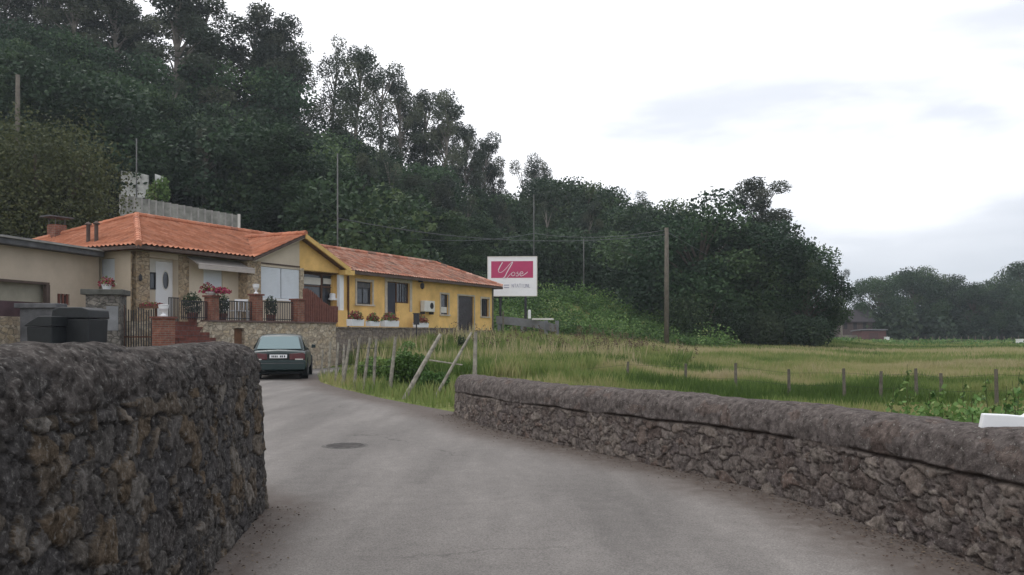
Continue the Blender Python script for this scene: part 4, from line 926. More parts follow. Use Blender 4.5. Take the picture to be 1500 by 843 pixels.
# the trees in front of the wood, right of the big pole
sky_tree(('oak', 1), 1022, 280, 76, 'largest dark tree, its domed crown right of the wooden pole', wide=1.15, rz=1.0)
sky_tree(('oak', 2), 1092, 312, 78, 'dark spreading tree under the open crowned eucalyptus', wide=1.1, rz=2.)
sky_tree(('oak', 3), 1148, 345, 76, 'dark tree on the descending right shoulder of the clump', wide=1.1, rz=3.)
sky_tree(('oak', 0), 1180, 380, 74, 'outermost tree of the dark clump, dropping to the far field', wide=.95, rz=4.)
sky_tree(('oak', 2), 955, 352, 80, 'dark tree directly behind the big wooden pole', wide=1.15, rz=5.)
def clump_plant(name, loc, R3, n, size, lm, label, cat='bush', seed=0, nc=10, stem=True, group=None, flat=0):
    rng = np.random.default_rng(seed); cs = []; tn = []
    for k in range(nc):
        a_ = rng.random()*6.28; r_ = math.sqrt(rng.random())*.72; hz = rng.random()
        c = np.array((math.cos(a_)*r_*R3[0], math.sin(a_)*r_*R3[1], R3[2]*(.25+.6*hz*(1-.5*r_))))
        p = shell(n//nc, rng, c, np.array(R3)*np.array((.42, .42, .36)), .3); t_ = rng.random(); cs.append(p); tn.append(np.clip(.1+.5*t_+.4*rng.random(n//nc), 0, 1))
    cs = np.concatenate(cs); cs[:, 2] = np.maximum(cs[:, 2], .02); V, F_ = leaves(cs, size, rng, aspect=.7)
    o = empty(name, loc, 0)
    np_mesh('foliage', V, F_, LEAF[lm], {'tone': np.repeat(np.concatenate(tn), 4)}, o)
    if stem:
        mb = MB()
        for k in range(5):
            a_ = k*1.256; mb.tube([(0, 0, -.1), (math.cos(a_)*R3[0]*.2, math.sin(a_)*R3[1]*.2, R3[2]*.4), (math.cos(a_)*R3[0]*.5, math.sin(a_)*R3[1]*.5, R3[2]*.75)], [.03*R3[2], .02*R3[2], .006*R3[2]], 5)
        mb.build('stem', M['bark'], o)
    tag(o, label, cat, group); return o
def bush_at(px, py_top, Yd, wpx, n, size, lm, label, seed, name='bush', **k):
    x = (px-CXP)/FPX*Yd; z = T(x, Yd); h = Zat(py_top, Yd)-z; w = wpx/2/FPX*Yd
    return clump_plant(name, (x, Yd, z), (w, w*.8, h), n, size, lm, label, seed=seed, **k)
bush_at(1030, 425, 70, 150, 13000, .2, 'oak_leaf', 'mid green rounded bush right of the big wooden pole', 3, nc=18)
bush_at(1110, 455, 72, 110, 9000, .2, 'dark_leaf', 'dark bush under the middle of the dark clump', 4, nc=14)
bush_at(1178, 462, 70, 84, 9000, .2, 'dark_leaf', 'low dark bush at the right foot of the dark clump', 5, nc=12)
bush_at(955, 430, 78, 90, 9000, .2, 'oak_leaf', 'bush left of the big wooden pole', 6, nc=12)
bush_at(60, 164, 44, 262, 36000, .17, 'olive_leaf', 'big olive green bushy tree behind the annex roof', 7, nc=44, name='bushy_tree', cat='tree')
bush_at(596, 516, 21.0, 64, 5500, .085, 'bright_leaf', 'bright green bush behind the pale stakes by the roadside', 8, nc=14)
bush_at(636, 545, 19.6, 56, 3500, .07, 'bright_leaf', 'small green bush at the foot of the leaning poles', 9, nc=10)
bush_at(548, 524, 23.2, 50, 2600, .08, 'bramble_leaf', 'darker green bush among the pale stakes', 10, nc=8)
# far trees
far = [(1232, 398, 150, ('thin', 1), 'thin sparse tree beside the right edge of the dark clump'), (1288, 402, 165, ('oak', 0), 'round far tree above the field shed'), (1340, 391, 170, ('oak', 3), 'tall open far tree right of the round one'),
       (1385, 396, 172, ('oak', 2), 'broad far tree in the middle of the distant treeline'), (1425, 414, 165, ('oak', 3), 'lower far tree in the dip of the distant treeline'), (1468, 402, 168, ('oak', 1), 'far tree next to the tallest one at the right edge'),
       (1502, 376, 172, ('oak', 2), 'tallest far tree at the right edge of the distant treeline')]
for px, py, Yd, key, lb in far: sky_tree(key, px, py, Yd, lb, wide=.92)
# distant understorey : one mass
rng = np.random.default_rng(77); cs = []; tn = []
for k in range(58):
    px = 1262+rng.random()*330; Yd = 160+rng.random()*22; x = (px-CXP)/FPX*Yd; z = T(x, Yd); r_ = 2.6+2.2*rng.random()
    cs.append(shell(330, rng, (x, Yd, z+r_*.6+rng.random()*2.2), (r_, r_, r_*.9), .3)); tn.append(np.clip(.5*rng.random()+.5*rng.random(330), 0, 1))
V, F_ = leaves(np.concatenate(cs), .8, rng, aspect=.75)
tag(np_mesh('treeline', V, F_, LEAF['dark_leaf'], {'tone': np.repeat(np.concatenate(tn), 4)}), 'dark far-off hedge and undergrowth below the distant trees', 'woodland', kind='stuff')
# hillside wood mass : joined copies
rng = np.random.default_rng(5); Vs = []; Fs = []; Ts = []; nb = 0; cnt = 0
def wood_spot(x, y, H, key, wide=1.15):
    global nb, cnt
    _, _, _, h0, V, F_, tn = PROTO[key]; s = H/h0; a_ = rng.random()*6.28; c, s_ = math.cos(a_), math.sin(a_)
    sel = rng.random(len(F_)) < (.36 if key[0] == 'oak' else .55); Vq = V.reshape(-1, 4, 3)[sel].reshape(-1, 3)
    P = np.stack([(Vq[:, 0]*c-Vq[:, 1]*s_)*s*wide, (Vq[:, 0]*s_+Vq[:, 1]*c)*s*wide, Vq[:, 2]*s], -1)+np.array((x, y, T(x, y)-.8))
    # nudge leaf size up a little to keep the mass closed
    Pm = P.reshape(-1, 4, 3); m0 = Pm.mean(1, keepdims=True); P = (m0+(Pm-m0)*1.35).reshape(-1, 3)
    Vs.append(P); Ts.append(np.clip(tn.reshape(-1, 4)[sel].ravel()*(.45+.75*rng.random()), 0, 1)); Fs.append(np.arange(len(P)).reshape(-1, 4)+nb); nb += len(P)
sk_x = [-40, 0, 120, 215, 310, 345, 430, 480, 560, 620, 690, 735, 830, 930, 1060]; sk_y = [40, 60, 90, 120, 150, 135, 180, 225, 265, 285, 310, 330, 315, 330, 350]
for gy in range(11):
    for gxi in range(17):
        Yd = 64+gy*6.0+rng.random()*5; px = -70+gxi*66+rng.random()*50
        x = (px-CXP)/FPX*Yd; q = -(x-HC.x)*HN.x-(Yd-HC.y)*HN.y
        if not (q > 15 or (Yd > 88 and x < 30)): continue
        g0 = T(x, Yd); lim = Zat(np.interp(px, sk_x, sk_y), Yd)-g0
        H = min(9+rng.random()*6, lim)
        if H < 3.5 or (165 < px < 365 and Yd < 74): continue
        ke = rng.random() < .42
        wood_spot(x, Yd, min(H*(1.35 if ke else 1), lim), ('euc' if ke else 'oak', int(rng.integers(4))), 1.5 if ke else 1.15); cnt += 1
print('wood spots', cnt, 'faces', nb//4)
tag(np_mesh('hillside_wood', np.concatenate(Vs), np.concatenate(Fs), LEAF['oak_leaf'], {'tone': np.concatenate(Ts)}), 'dense dark wood covering the hillside behind the houses', 'woodland', kind='stuff')
# bramble bank
rng = np.random.default_rng(9); cs = []; tn = []
for k in range(560):
    x = -3+rng.random()*20; y = 64+rng.random()*18
    if k < 110: x = -19+rng.random()*19; y = 52+(x+19)*.75+rng.random()*6
    z = T(x, y); r_ = .5+1.5*rng.random()**2; q = -(x-HC.x)*HN.x-(y-HC.y)*HN.y
    cs.append(shell(190, rng, (x, y, z+.35), (r_*1.3, r_*1.3, r_*1.1), .3)); tn.append(np.clip(.95*rng.random()**1.7+.25*rng.random(190)-.12, 0, 1))
V, F_ = leaves(np.concatenate(cs), .19, rng, aspect=.7)
tag(np_mesh('bramble_bank', V, F_, LEAF['bramble_leaf'], {'tone': np.repeat(np.concatenate(tn), 4)}), 'bright green brambles and ferns covering the bank below the wood', 'undergrowth', kind='stuff')
# ------------------------------------------------------------------ far scrub
rng = np.random.default_rng(19); cs = []; tn = []
for k in range(130):
    px = 1030+rng.random()*520; Yd = 80+rng.random()**.7*75
    if px < 1260 and Yd < 95 and rng.random() < .3: continue
    x = (px-CXP)/FPX*Yd; z = T(x, Yd); r_ = .4+.9*rng.random()
    cs.append(shell(70, rng, (x, Yd, z+.1), (r_*2.6, r_*1.2, r_*.75), .3)); tn.append(np.clip(.7*rng.random()+.3*rng.random(70), 0, 1))
V, F_ = leaves(np.concatenate(cs), .34, rng, aspect=.7)
tag(np_mesh('field_scrub', V, F_, LEAF['bramble_leaf'], {'tone': np.repeat(np.concatenate(tn), 4)}), 'low rough scrub and rushes scattered over the far field', 'scrub', kind='stuff')
# ------------------------------------------------------------------ grass
def blades(P, h, w, rng, lean=.35):
    n = len(P); a_ = rng.random(n)*6.283; d = np.stack([np.cos(a_), np.sin(a_), np.zeros(n)], -1); l = rng.random(n)*6.283; ln = np.stack([np.cos(l), np.sin(l), np.zeros(n)], -1)*(h*lean*rng.random(n))[:, None]
    up = np.zeros((n, 3)); up[:, 2] = h
    b0 = P-d*w[:, None]*.5; b1 = P+d*w[:, None]*.5; m0 = P+up*.6+ln*.4
    V = np.stack([b0, b1, m0+d*w[:, None]*.35, P+up+ln], 1).reshape(-1, 3)
    return V, np.arange(4*n).reshape(-1, 4)
GM = attr_mat('grass_blades', [(0, (.07, .12, .03)), (.25, (.15, .215, .06)), (.5, (.25, .285, .10)), (.72, (.36, .33, .16)), (1, (.45, .38, .24))], noise=0, rough=.7, spec=.15, transl=.3)
def scatter(n, xr, yr, rng, dens=None, inroad=False):
    x = xr[0]+rng.random(n)*(xr[1]-xr[0]); y = yr[0]+rng.random(n)*(yr[1]-yr[0])
    k = ~pip(x, y, ROAD)
    if dens is not None: k &= rng.random(n) < dens(x, y)
    return x[k], y[k]
rng = np.random.default_rng(33)
rbx = np.array([p[0] for p in RIGHT_BASE]); rby = np.array([p[1] for p in RIGHT_BASE])
def behind_wall(x, y): return x-np.interp(y, rby, rbx)     # positive right of the right wall base
def infield(x, y):
    q = -(x-HC.x)*HN.x-(y-HC.y)*HN.y; off = -q; t = (x-HC.x)*HD.x+(y-HC.y)*HD.y
    ok = (np.where(y < 14.6, behind_wall(x, y) > .55, True)) & (off > 2.6) & (x > -6.6)
    k1 = (x/np.maximum(y, 1) < .78) & (x/np.maximum(y, 1) > -.30)
    return (ok & k1).astype(float)
allV = []; allF = []; allT = []; nb = 0
def add_grass(n, xr, yr, hf, wf, tf, dens=infield, lean=.35):
    global nb
    x, y = scatter(n, xr, yr, rng, dens); z = terrain(x, y); P = np.stack([x, y, z], -1)
    h = hf(x, y)*(.6+.8*rng.random(len(x))); w = wf*np.ones(len(x))
    V, F_ = blades(P, h, w, rng, lean); allV.append(V); allF.append(F_+nb); nb += len(V); allT.append(np.repeat(np.clip(tf(x, y)+(rng.random(len(x))-.5)*.28, 0, 1), 4))
def hn(x, y): return .12+.62*fbm(x*.55, y*.55, 3, 60)**1.6
def tn_(x, y): return np.clip(.17+1.9*(fbm(x*.16, y*.26, 4, 61)-.42)+.34*sstep(y+.25*x*(x < 0), 17, 30)-.28*sstep(y, 62, 95)+.18*(1-sstep(x, -2, 6))*sstep(y, 14, 20), 0, 1)
add_grass(230000, (1, 22), (5, 27), hn, .012, tn_)
add_grass(240000, (-7, 36), (16, 50), lambda x, y: .9*hn(x, y), .020, tn_)
add_grass(170000, (-6, 80), (45, 105), lambda x, y: .38+0*x, .07, lambda x, y: tn_(x, y)-.05)
add_grass(60000, (15, 150), (100, 200), lambda x, y: .40+0*x, .16, lambda x, y: tn_(x, y)-.1)
o = np_mesh('meadow_grass', np.concatenate(allV), np.concatenate(allF), GM, {'tone': np.concatenate(allT)})
tag(o, 'tall yellow green meadow grass filling the field', 'grass', kind='stuff')
# rough verge between road and house
allV = []; allF = []; allT = []; nb = 0
def verge(x, y):
    q = -(x-HC.x)*HN.x-(y-HC.y)*HN.y; off = -q; t = (x-HC.x)*HD.x+(y-HC.y)*HD.y
    d = seg_dist(x, y, rr)
    return ((off > 2.5) & (off < 15) & (t > 2) & (t < 42) & (y > 14.8) & (x < 8)).astype(float)*np.clip(d*2.5, .15, 1)
add_grass(190000, (-7, 8), (14.8, 48), lambda x, y: .10+(.20+.5*fbm(x*.5, y*.5, 3, 70))*sstep(seg_dist(x, y, rr), .2, 1.9), .011, lambda x, y: .27+1.4*(fbm(x*.6, y*.6, 3, 71)-.42)+.22*(1-sstep(seg_dist(x, y, rr), .1, .8)), verge)
add_grass(14000, (-7, 8), (15, 46), lambda x, y: .80+0*x, .014, lambda x, y: .85+0*x, lambda x, y: verge(x, y)*(fbm(x*.5, y*.5, 3, 72) > .45), .25)
o = np_mesh('verge_grass', np.concatenate(allV), np.concatenate(allF), GM, {'tone': np.concatenate(allT)})
tag(o, 'rough grass and dry stalks on the verge between road and houses', 'grass', kind='stuff')
# brown seed heads (docks) in front of the yellow house and along the bank
rng = np.random.default_rng(44); cs = []
for k in range(520):
    x = -4.5+rng.random()*13; y = 36+rng.random()*26
    q = -(x-HC.x)*HN.x-(y-HC.y)*HN.y
    if not (3 < -q < 16): continue
    z = T(x, y); h = .6+.6*rng.random(); n_ = 26
    cs.append(np.stack([x+rng.normal(size=n_)*.05, y+rng.normal(size=n_)*.05, z+h*(.35+.65*rng.random(n_))], -1))
V, F_ = leaves(np.concatenate(cs), .085, rng)
dock = attr_mat('dock_seed', [(0, (.07, .05, .035)), (.5, (.12, .085, .055)), (1, (.19, .15, .09))], noise=0, rough=.8)
tag(np_mesh('dock_stalks', V, F_, dock, {'tone': np.repeat(rng.random(len(F_)), 4)}), 'brown dock seed heads standing in the grass below the yellow house', 'weeds', kind='stuff')
# leafy weeds behind the right wall at the right edge
def weed(px, pyt, Yd, label, seed, grp=None):
    rng = np.random.default_rng(seed); x = (px-CXP)/FPX*Yd; z = T(x, Yd); h = Zat(pyt, Yd)-z
    o = empty('tall_weed', (x, Yd, z)); mb = MB(); tip = (rng.normal()*.08, rng.normal()*.05, h); mb.tube([(0, 0, -.05), (tip[0]*.4, tip[1]*.4, h*.5), tip], [.012, .009, .003], 5)
    cs = []
    for k in range(9):
        f = .25+.72*k/9; a_ = k*2.4; l = .22*(1.15-f); p = Vector((tip[0]*f, tip[1]*f, h*f)); e_ = p+Vector((math.cos(a_)*l, math.sin(a_)*l, .06)); mb.tube([p, e_], [.005, .003], 4)
        for m__ in range(7): cs.append(np.array(p.lerp(e_, .3+.7*m__/6))+rng.normal(size=3)*.018)
    mb.build('stem', mat('weed_stem', (.08, .10, .035)), o)
    V, F_ = leaves(np.array(cs), .075, rng, aspect=.6); np_mesh('foliage', V, F_, LEAF['bramble_leaf'], {'tone': np.repeat(rng.random(len(F_)), 4)}, o)
    tag(o, label, 'weed', grp); return o
weed(1328, 534, 11, 'tallest leafy weed rising above the low wall near the right side', 1)
for i, (px, py, Yd) in enumerate([(1385, 562, 9.4), (1412, 556, 9.8), (1452, 548, 10), (1488, 545, 9.2), (1350, 568, 9.2), (1470, 566, 8), (1432, 572, 8.2), (1300, 566, 10.4), (1497, 558, 8.4)]):
    weed(px, py, Yd, 'leafy weed in the green tangle behind the right end of the low wall', 20+i, 'weeds behind the low wall')
clump_plant('undergrowth', (5.4, 9.4, -.3), (1.9, 1.0, .95), 7000, .07, 'bramble_leaf', 'low green nettle patch behind the right end of the low wall', cat='weeds', seed=91, nc=26, stem=False)['kind'] = 'stuff'
# leaf litter along walls
rng = np.random.default_rng(51); Ps = []
rp_ = np.array([(p.x, p.y) for p in smooth_path(RIGHT_BASE, 8)]); lp_ = np.array([(p.x, p.y) for p in smooth_path(LEFT_BASE, 8)])
for pts, sd, n_ in ((rp_, -1, 3000), (lp_, 1, 900)):
    i = rng.integers(0, len(pts)-1, n_); f = rng.random((n_, 1)); p = pts[i]*(1-f)+pts[i+1]*f; tg = pts[i+1]-pts[i]; tg /= np.linalg.norm(tg, axis=1)[:, None]; nr = np.stack([tg[:, 1], -tg[:, 0]], -1)*sd
    p = p+nr*(.06+np.abs(rng.normal(size=(n_, 1)))*.20); Ps.append(np.concatenate([p, .012+.01*rng.random((n_, 1))], 1))
P = np.concatenate(Ps); V, F_ = leaves(P, .022, rng, flat=.8, aspect=.7); V[:, 2] = .010+np.abs(V[:, 2]-.012)*.6
tag(np_mesh('leaf_litter', V, F_, attr_mat('dead_leaf', [(0, (.05, .035, .028)), (.6, (.09, .062, .048)), (1, (.15, .12, .085))], noise=0), {'tone': np.repeat(rng.random(len(F_)), 4)}), 'fallen brown leaves and grit along the foot of the walls', 'leaf litter', kind='stuff')
# ------------------------------------------------------------------ fences
sf = empty('stake_fence', (-4, 21, 0)); tag(sf, 'row of pale rough wooden stakes along the right edge of the road', 'fence')
stk = [(525, 210, 520, 360), (570, 160, 550, 370), (615, 165, 598, 395), (680, 150, 635, 405), (738, 140, 703, 430), (797, 140, 757, 430), (835, 145, 820, 428), (945, 135, 908, 445), (648, 175, 640, 385), (1408, 105, 1408, 330)]
zz = 3.947
tops = []
for i, (x1, y1, x0, y0) in enumerate(stk):
    pb = (x0/zz+340, y0/zz+460); Yd = 1740/(pb[1]+2-HY); Yd = min(Yd, 26)
    if x0 == 1408: Yd = 16.2
    b0 = W(pb[0], pb[1]+2, Yd); b0.z = T(b0.x, b0.y)-.1; t1 = W(x1/zz+340, y1/zz+460, Yd+random.uniform(-.15, .15))
    mid = b0.lerp(t1, .5)+Vector((random.uniform(-.02, .02), 0, 0)); r_ = .035+.012*random.random()
    MB().tube([b0-sf.location, mid-sf.location, t1-sf.location], [r_*1.1, r_, r_*.75], 7).build('stake', M['stake'], sf); tops.append((b0, t1))
order = sorted([t for t in tops[:8]], key=lambda t: t[0].y)
mb = MB()
for (b0, t0), (b1, t1) in zip(order[:-1], order[1:]):
    for f in (.5, .82): mb.tube([b0.lerp(t0, f)-sf.location, b1.lerp(t1, f)-sf.location], .004, 4)
mb.build('wire', M['darkmetal'], sf)
for i, (x1, y1, x0, y0, lb) in enumerate([(1205, 118, 985, 490, 'long pale pole leaning right beside the roadside bush'), (1385, 108, 1160, 490, 'long pale pole leaning right close to the end of the low wall')]):
    b0 = W(x0/zz+340, y0/zz+460, 18.0); b0.z = T(b0.x, b0.y)-.08; t1 = W(x1/zz+340, y1/zz+460, 18.6); r_ = .05 if i == 0 else .035
    o = MB().tube([(0, 0, 0), (t1-b0)*.5+Vector((0, 0, .015)), t1-b0], [r_*1.1, r_, r_*.8], 8).build('leaning_pole', M['stake']); o.location = b0; tag(o, lb, 'pole')
o = MB().tube([(0, 0, 0), (.75, .02, -.03)], [.02, .016], 6).build('wooden_rail', M['stake']); o.location = W(1140/zz+340, 268/zz+460, 18.35); o.rotation_euler = (0, R(6), 0)
tag(o, 'short pale rail tied between the two leaning poles', 'rail')
ff = empty('field_fence', (8, 22, -.3)); tag(ff, 'line of thin grey posts and wire across the field behind the low wall', 'fence')
tp = []
for px, pyt, Yd in [(778, 548, 27), (918, 530, 24), (1003, 533, 22.5), (1078, 532, 22), (1156, 541, 21), (1238, 540, 20.5), (1290, 544, 20), (1344, 540, 19.5), (1381, 547, 18.5), (1461, 541, 17.6), (1540, 545, 16.5)]:
    x = (px-CXP)/FPX*Yd; z = T(x, Yd); zt_ = Zat(pyt, Yd); v = Vector((x, Yd, z-.2))-ff.location; tpv = Vector((x+random.uniform(-.05, .05), Yd, zt_))-ff.location
    MB().tube([v, v.lerp(tpv, .5), tpv], [.045, .042, .036], 7).build('post', M['oldpost'], ff); tp.append((v, tpv))
mb = MB()
for (b0, t0), (b1, t1) in zip(tp[:-1], tp[1:]):
    for f in (.6, .9): mb.tube([b0.lerp(t0, f), b1.lerp(t1, f)], .0035, 4)
mb.build('wire', M['darkmetal'], ff)
# ------------------------------------------------------------------ poles and wires
def pole(px, pyt, pyb, Yd, r_, m, label, name='utility_pole', arms=True, zb=None):
    x = (px-CXP)/FPX*Yd; z = T(x, Yd) if zb is None else zb; h = Zat(pyt, Yd)-z
    o = empty(name, (x, Yd, z)); MB().tube([(0, 0, -.3), (0, 0, h*.5), (0, 0, h)], [r_, r_*.9, r_*.75], 12).build('shaft', M[m], o, smooth=True)
    if arms:
        ar = MB().box(-.5, .5, -.05, .05, h-.35, h-.25).build('crossarm', M[m], o)
        for dx in (-.4, 0, .4): MB().lathe((dx, 0, h-.25), [(.03, 0), (.05, .05), (.03, .09), (.05, .12), (.02, .16)], 8).build('insulator', M['offwhite'], ar)
    tag(o, label, 'pole'); return Vector((x, Yd, z+h))
p1 = pole(976.5, 334, 515, 64, .20, 'polewood', 'thick weathered wooden utility pole at the edge of the field', arms=False)
p2 = pole(855, 350, 428, 79, .06, 'thinpole', 'thin grey pole against the dark wood left of the thick pole', arms=False)
p3 = pole(782, 285, 375, 80, .06, 'thinpole', 'tall thin grey pole rising just behind the billboard', arms=False)
p4 = pole(494.5, 225, 345, 57, .06, 'thinpole', 'tall pale pole in the wood above the gable', arms=False)
p5 = pole(200, 203, 258, 61, .06, 'thinpole', 'short grey pole above the hillside concrete fence', arms=False)
p6 = pole(26, 110, 170, 60, .19, 'polewood', 'thick pole rising behind the olive green bushy tree', arms=False)
def cable(a_, b_, sag, label, r_=.022):
    pts = []
    for k in range(17):
        f = k/16; p = a_.lerp(b_, f); p.z -= sag*4*f*(1-f); pts.append(p-a_)
    o = MB().tube(pts, r_, 5).build('overhead_cable', mat('cable', (.10, .105, .115), rough=.6)); o.location = a_; tag(o, label, 'cable')
cable(p4+Vector((0, 0, -4.5)), p1+Vector((0, 0, -.5)), 1.0, 'overhead cable sagging from the pale pole to the thick wooden pole', .025)
cable(p3+Vector((0, 0, -3.8)), p1+Vector((0, 0, -.15)), .5, 'overhead cable from the pole behind the billboard to the thick wooden pole')
cable(p1+Vector((0, 0, -.3)), Vector((70, 170, 8)), 2.0, 'overhead cable running from the thick wooden pole into the trees')
cable(p4+Vector((0, 0, -5.2)), p3+Vector((0, 0, -3.8)), .8, 'lower overhead cable between the pale pole and the pole behind the billboard')
# ------------------------------------------------------------------ billboard
BY = 59.; bc = W(750.5, 405, BY); bb = empty('billboard', (bc.x, BY, T(bc.x, BY)), R(-4)); zb = bb.location.z
bw = 35.5/FPX*BY; z0, z1 = Zat(433.5, BY)-zb, Zat(377, BY)-zb
MB().box(-bw, bw, -.06, .06, z0, z1).build('panel', mat('sign_white', (.78, .78, .80), rough=.5, var=.03), bb)
fr = MB().box(-bw-.05, -bw, -.09, .09, z0-.05, z1+.05).box(bw, bw+.05, -.09, .09, z0-.05, z1+.05).box(-bw, bw, -.09, .09, z1, z1+.05).box(-bw, bw, -.09, .09, z0-.05, z0); fr.build('frame', M['offwhite'], bb)
sxp = lambda px: (px-750.5)/FPX*BY
szp = lambda py: Zat(py, BY)-zb
MB().box(sxp(719.5), sxp(781), -.068, -.062, szp(407.5), szp(383)).build('crimson_band', mat('sign_crimson', (.43, .045, .13), rough=.5, var=.08), bb)
def stroke(mb, pts, w):
    P = [Vector((sxp(a_), -.072, szp(c_))) for a_, c_ in pts]; P = smooth_path([tuple(p) for p in P], 5)
    for p, q in zip(P[:-1], P[1:]):
        d = (q-p); 
        if d.length < 1e-5: continue
        n_ = Vector((-d.z, 0, d.x)).normalized()*w; y0 = Vector((0, -.006, 0)); e_ = d.normalized()*w*.5
        mb.add([p-n_-e_, q-n_+e_, q+n_+e_, p+n_-e_, p-n_-e_+y0, q-n_+e_+y0, q+n_+e_+y0, p+n_-e_+y0], [(0, 1, 2, 3), (4, 7, 6, 5), (0, 4, 5, 1), (1, 5, 6, 2), (2, 6, 7, 3), (3, 7, 4, 0)])
lt = MB()
stroke(lt, [(736, 385), (733, 390), (730, 396)], .036); stroke(lt, [(730, 396), (731, 399), (735, 399), (741, 394), (747, 387), (751, 384)], .018)
stroke(lt, [(751, 385), (747, 392), (743, 399), (740, 405), (737, 408)], .034)
stroke(lt, [(738, 408), (741, 409), (745, 405), (749, 401)], .016)
stroke(lt, [(752, 399), (749.5, 401), (750, 404), (753, 404), (754.5, 401), (752.5, 399)], .024)
stroke(lt, [(759, 399), (757, 400.5), (759.5, 402), (759, 404.5), (756, 404.5)], .024)
stroke(lt, [(762, 402), (766, 401), (765.5, 398.8), (763, 399), (761.5, 402), (763, 404.6), (767, 403.5), (773, 399)], .024)
lt.build('script_lettering', mat('sign_letter', (.80, .72, .76), var=.03), bb)
ml = MB(); stroke(ml, [(738.5, 418), (745.5, 418)], .03); stroke(ml, [(738.5, 421.5), (745.5, 421.5)], .03)
tx = 750.
for ch in 'NTATIUNL':
    sh = {'N': [[(0, 5), (0, 0), (2.4, 5), (2.4, 0)]], 'T': [[(0, 0), (2.6, 0)], [(1.3, 0), (1.3, 5)]], 'A': [[(0, 5), (1.3, 0), (2.6, 5)]], 'I': [[(.8, 0), (.8, 5)]], 'U': [[(0, 0), (0, 5), (2.4, 5), (2.4, 0)]], 'L': [[(0, 0), (0, 5), (2, 5)]]}[ch]
    for s_ in sh:
        for (a_, c_), (d_, e_) in zip(s_[:-1], s_[1:]): stroke(ml, [(tx+a_, 416.5+c_), (tx+d_, 416.5+e_)], .014)
    tx += 3.5
ml.build('grey_small_lettering', mat('sign_grey', (.34, .34, .44), var=.05), bb)
MB().tube([(sxp(770), 0, 0), (sxp(770), 0, z0)], .09, 10).build('post', M['darkmetal'], bb); MB().tube([(sxp(733), 0, 0), (sxp(733), 0, z0)], .09, 10).build('post', M['darkmetal'], bb)
tag(bb, 'large white billboard with crimson band and white script beside the yellow house', 'billboard')
# grey parapet right of the yellow house
pts = smooth_path([(W(727, 466, 57.5).x, 57.5), (W(765, 470, 57).x, 57), (W(800, 475, 56).x, 56), (W(818, 481, 54.5).x, 54.5)], 6)
mb = MB(); n_ = len(pts); vs = []; fs_ = []
for i, p in enumerate(pts):
    f = i/(n_-1); zt_ = Zat(463+15*f**1.3, p.y); th = .55
    for dx in (0, .35):
        vs += [(p.x, p.y+dx, zt_-th), (p.x, p.y+dx, zt_)]
for i in range(n_-1):
    a_ = i*4; b_ = a_+4; fs_ += [(a_, b_, b_+1, a_+1), (a_+1, b_+1, b_+3, a_+3), (a_+2, a_+3, b_+3, b_+2), (a_, a_+2, b_+2, b_)]
fs_ += [(0, 1, 3, 2), (4*n_-4, 4*n_-2, 4*n_-1, 4*n_-3)]
mb.add(vs, fs_); pr = empty('roadside_parapet', (0, 0, 0)); o = mb.build('parapet', M['greyconcrete'], pr)
mb = MB()
for i in (1, n_//3, 2*n_//3, n_-2):
    p = pts[i]; mb.box(p.x-.12, p.x+.12, p.y+.05, p.y+.3, T(p.x, p.y)-.2, Zat(470, p.y))
mb.build('support', M['greyconcrete'], pr); tag(pr, 'low curved grey concrete parapet right of the yellow house', 'parapet')
for px, pt_, pb_, w, m, lb, nm in [(775.5, 454, 467, .10, 'white', 'short white marker post on the grey parapet', 'marker_post'), (737, 456, 497, .05, 'oldpost', 'thin dark stake at the corner of the yellow house', 'stake')]:
    Yd = 56.2 if nm == 'marker_post' else 52.; x = (px-CXP)/FPX*Yd; zb_ = Zat(pb_, Yd) if nm == 'marker_post' else T(x, Yd)
    o = MB().box(-w, w, -w, w, 0, Zat(pt_, Yd)-zb_-.06).box(-w*.8, w*.8, -w*.8, w*.8, Zat(pt_, Yd)-zb_-.06, Zat(pt_, Yd)-zb_).build(nm, M[m]); o.location = (x, Yd, zb_); tag(o, lb, 'post')
o = MB().box(-.75, .75, -.1, .1, 0, .10).box(-.7, .7, -.08, .08, .10, .12).build('white_plank', M['offwhite']); o.location = W(795, 469, 56.4); tag(o, 'pale plank lying on the grey parapet right of the marker post', 'plank')
# hillside concrete fence
Y1 = 60.; pa = W(176, 300, Y1); pb = W(350, 320, Y1+3)
cf = empty('concrete_fence', (pa.x, pa.y, 0)); dv = pb-pa; L_ = math.hypot(dv.x, dv.y); ang = math.atan2(dv.y, dv.x); cf.rotation_euler = (0, 0, ang)
n_ = 17
za, zb_ = Zat(285, Y1), Zat(316, Y1+3)
for k in range(n_):
    u0, u1 = L_*k/n_, L_*(k+1)/n_; f = (k+.5)/n_; zt_ = za+(zb_-za)*f
    MB().box(u0+.06, u1-.02, -.05, .05, zt_-2.6, zt_).build('panel', M['oldconcrete'], cf)
    MB().box(u0-.06, u0+.06, -.10, .08, zt_-2.8, zt_+.06).build('post', M['concrete'], cf)
MB().box(L_-.1, L_+.1, -.1, .1, zb_-2.8, zb_+.1).build('post', M['offwhite'], cf)
tag(cf, 'long weathered concrete panel fence on the slope above the orange roof', 'fence')
wf = empty('white_block_wall', (W(178, 270, 64).x, 64, Zat(290, 64)), 0)
MB().prism([(0, 0), (0, 2.1), (1.2, 1.95), (2.1, 1.75), (2.1, 0)], -.1, .1, lambda u, v, w: (u, w, v)).build('blockwork', mat('whitewash', (.50, .50, .47), var=.35, scale=2), wf)
MB().prism([(2.65, 0), (2.65, 1.85), (3.25, 1.65), (3.25, -1.8), (3.0, -1.8), (3.0, 0)], -.1, .1, lambda u, v, w: (u, w, v)).build('end_panel', mat('whitewash_end', (.55, .55, .53), var=.25, scale=2), wf)
tag(wf, 'patchy white block wall above the hillside concrete fence', 'wall')
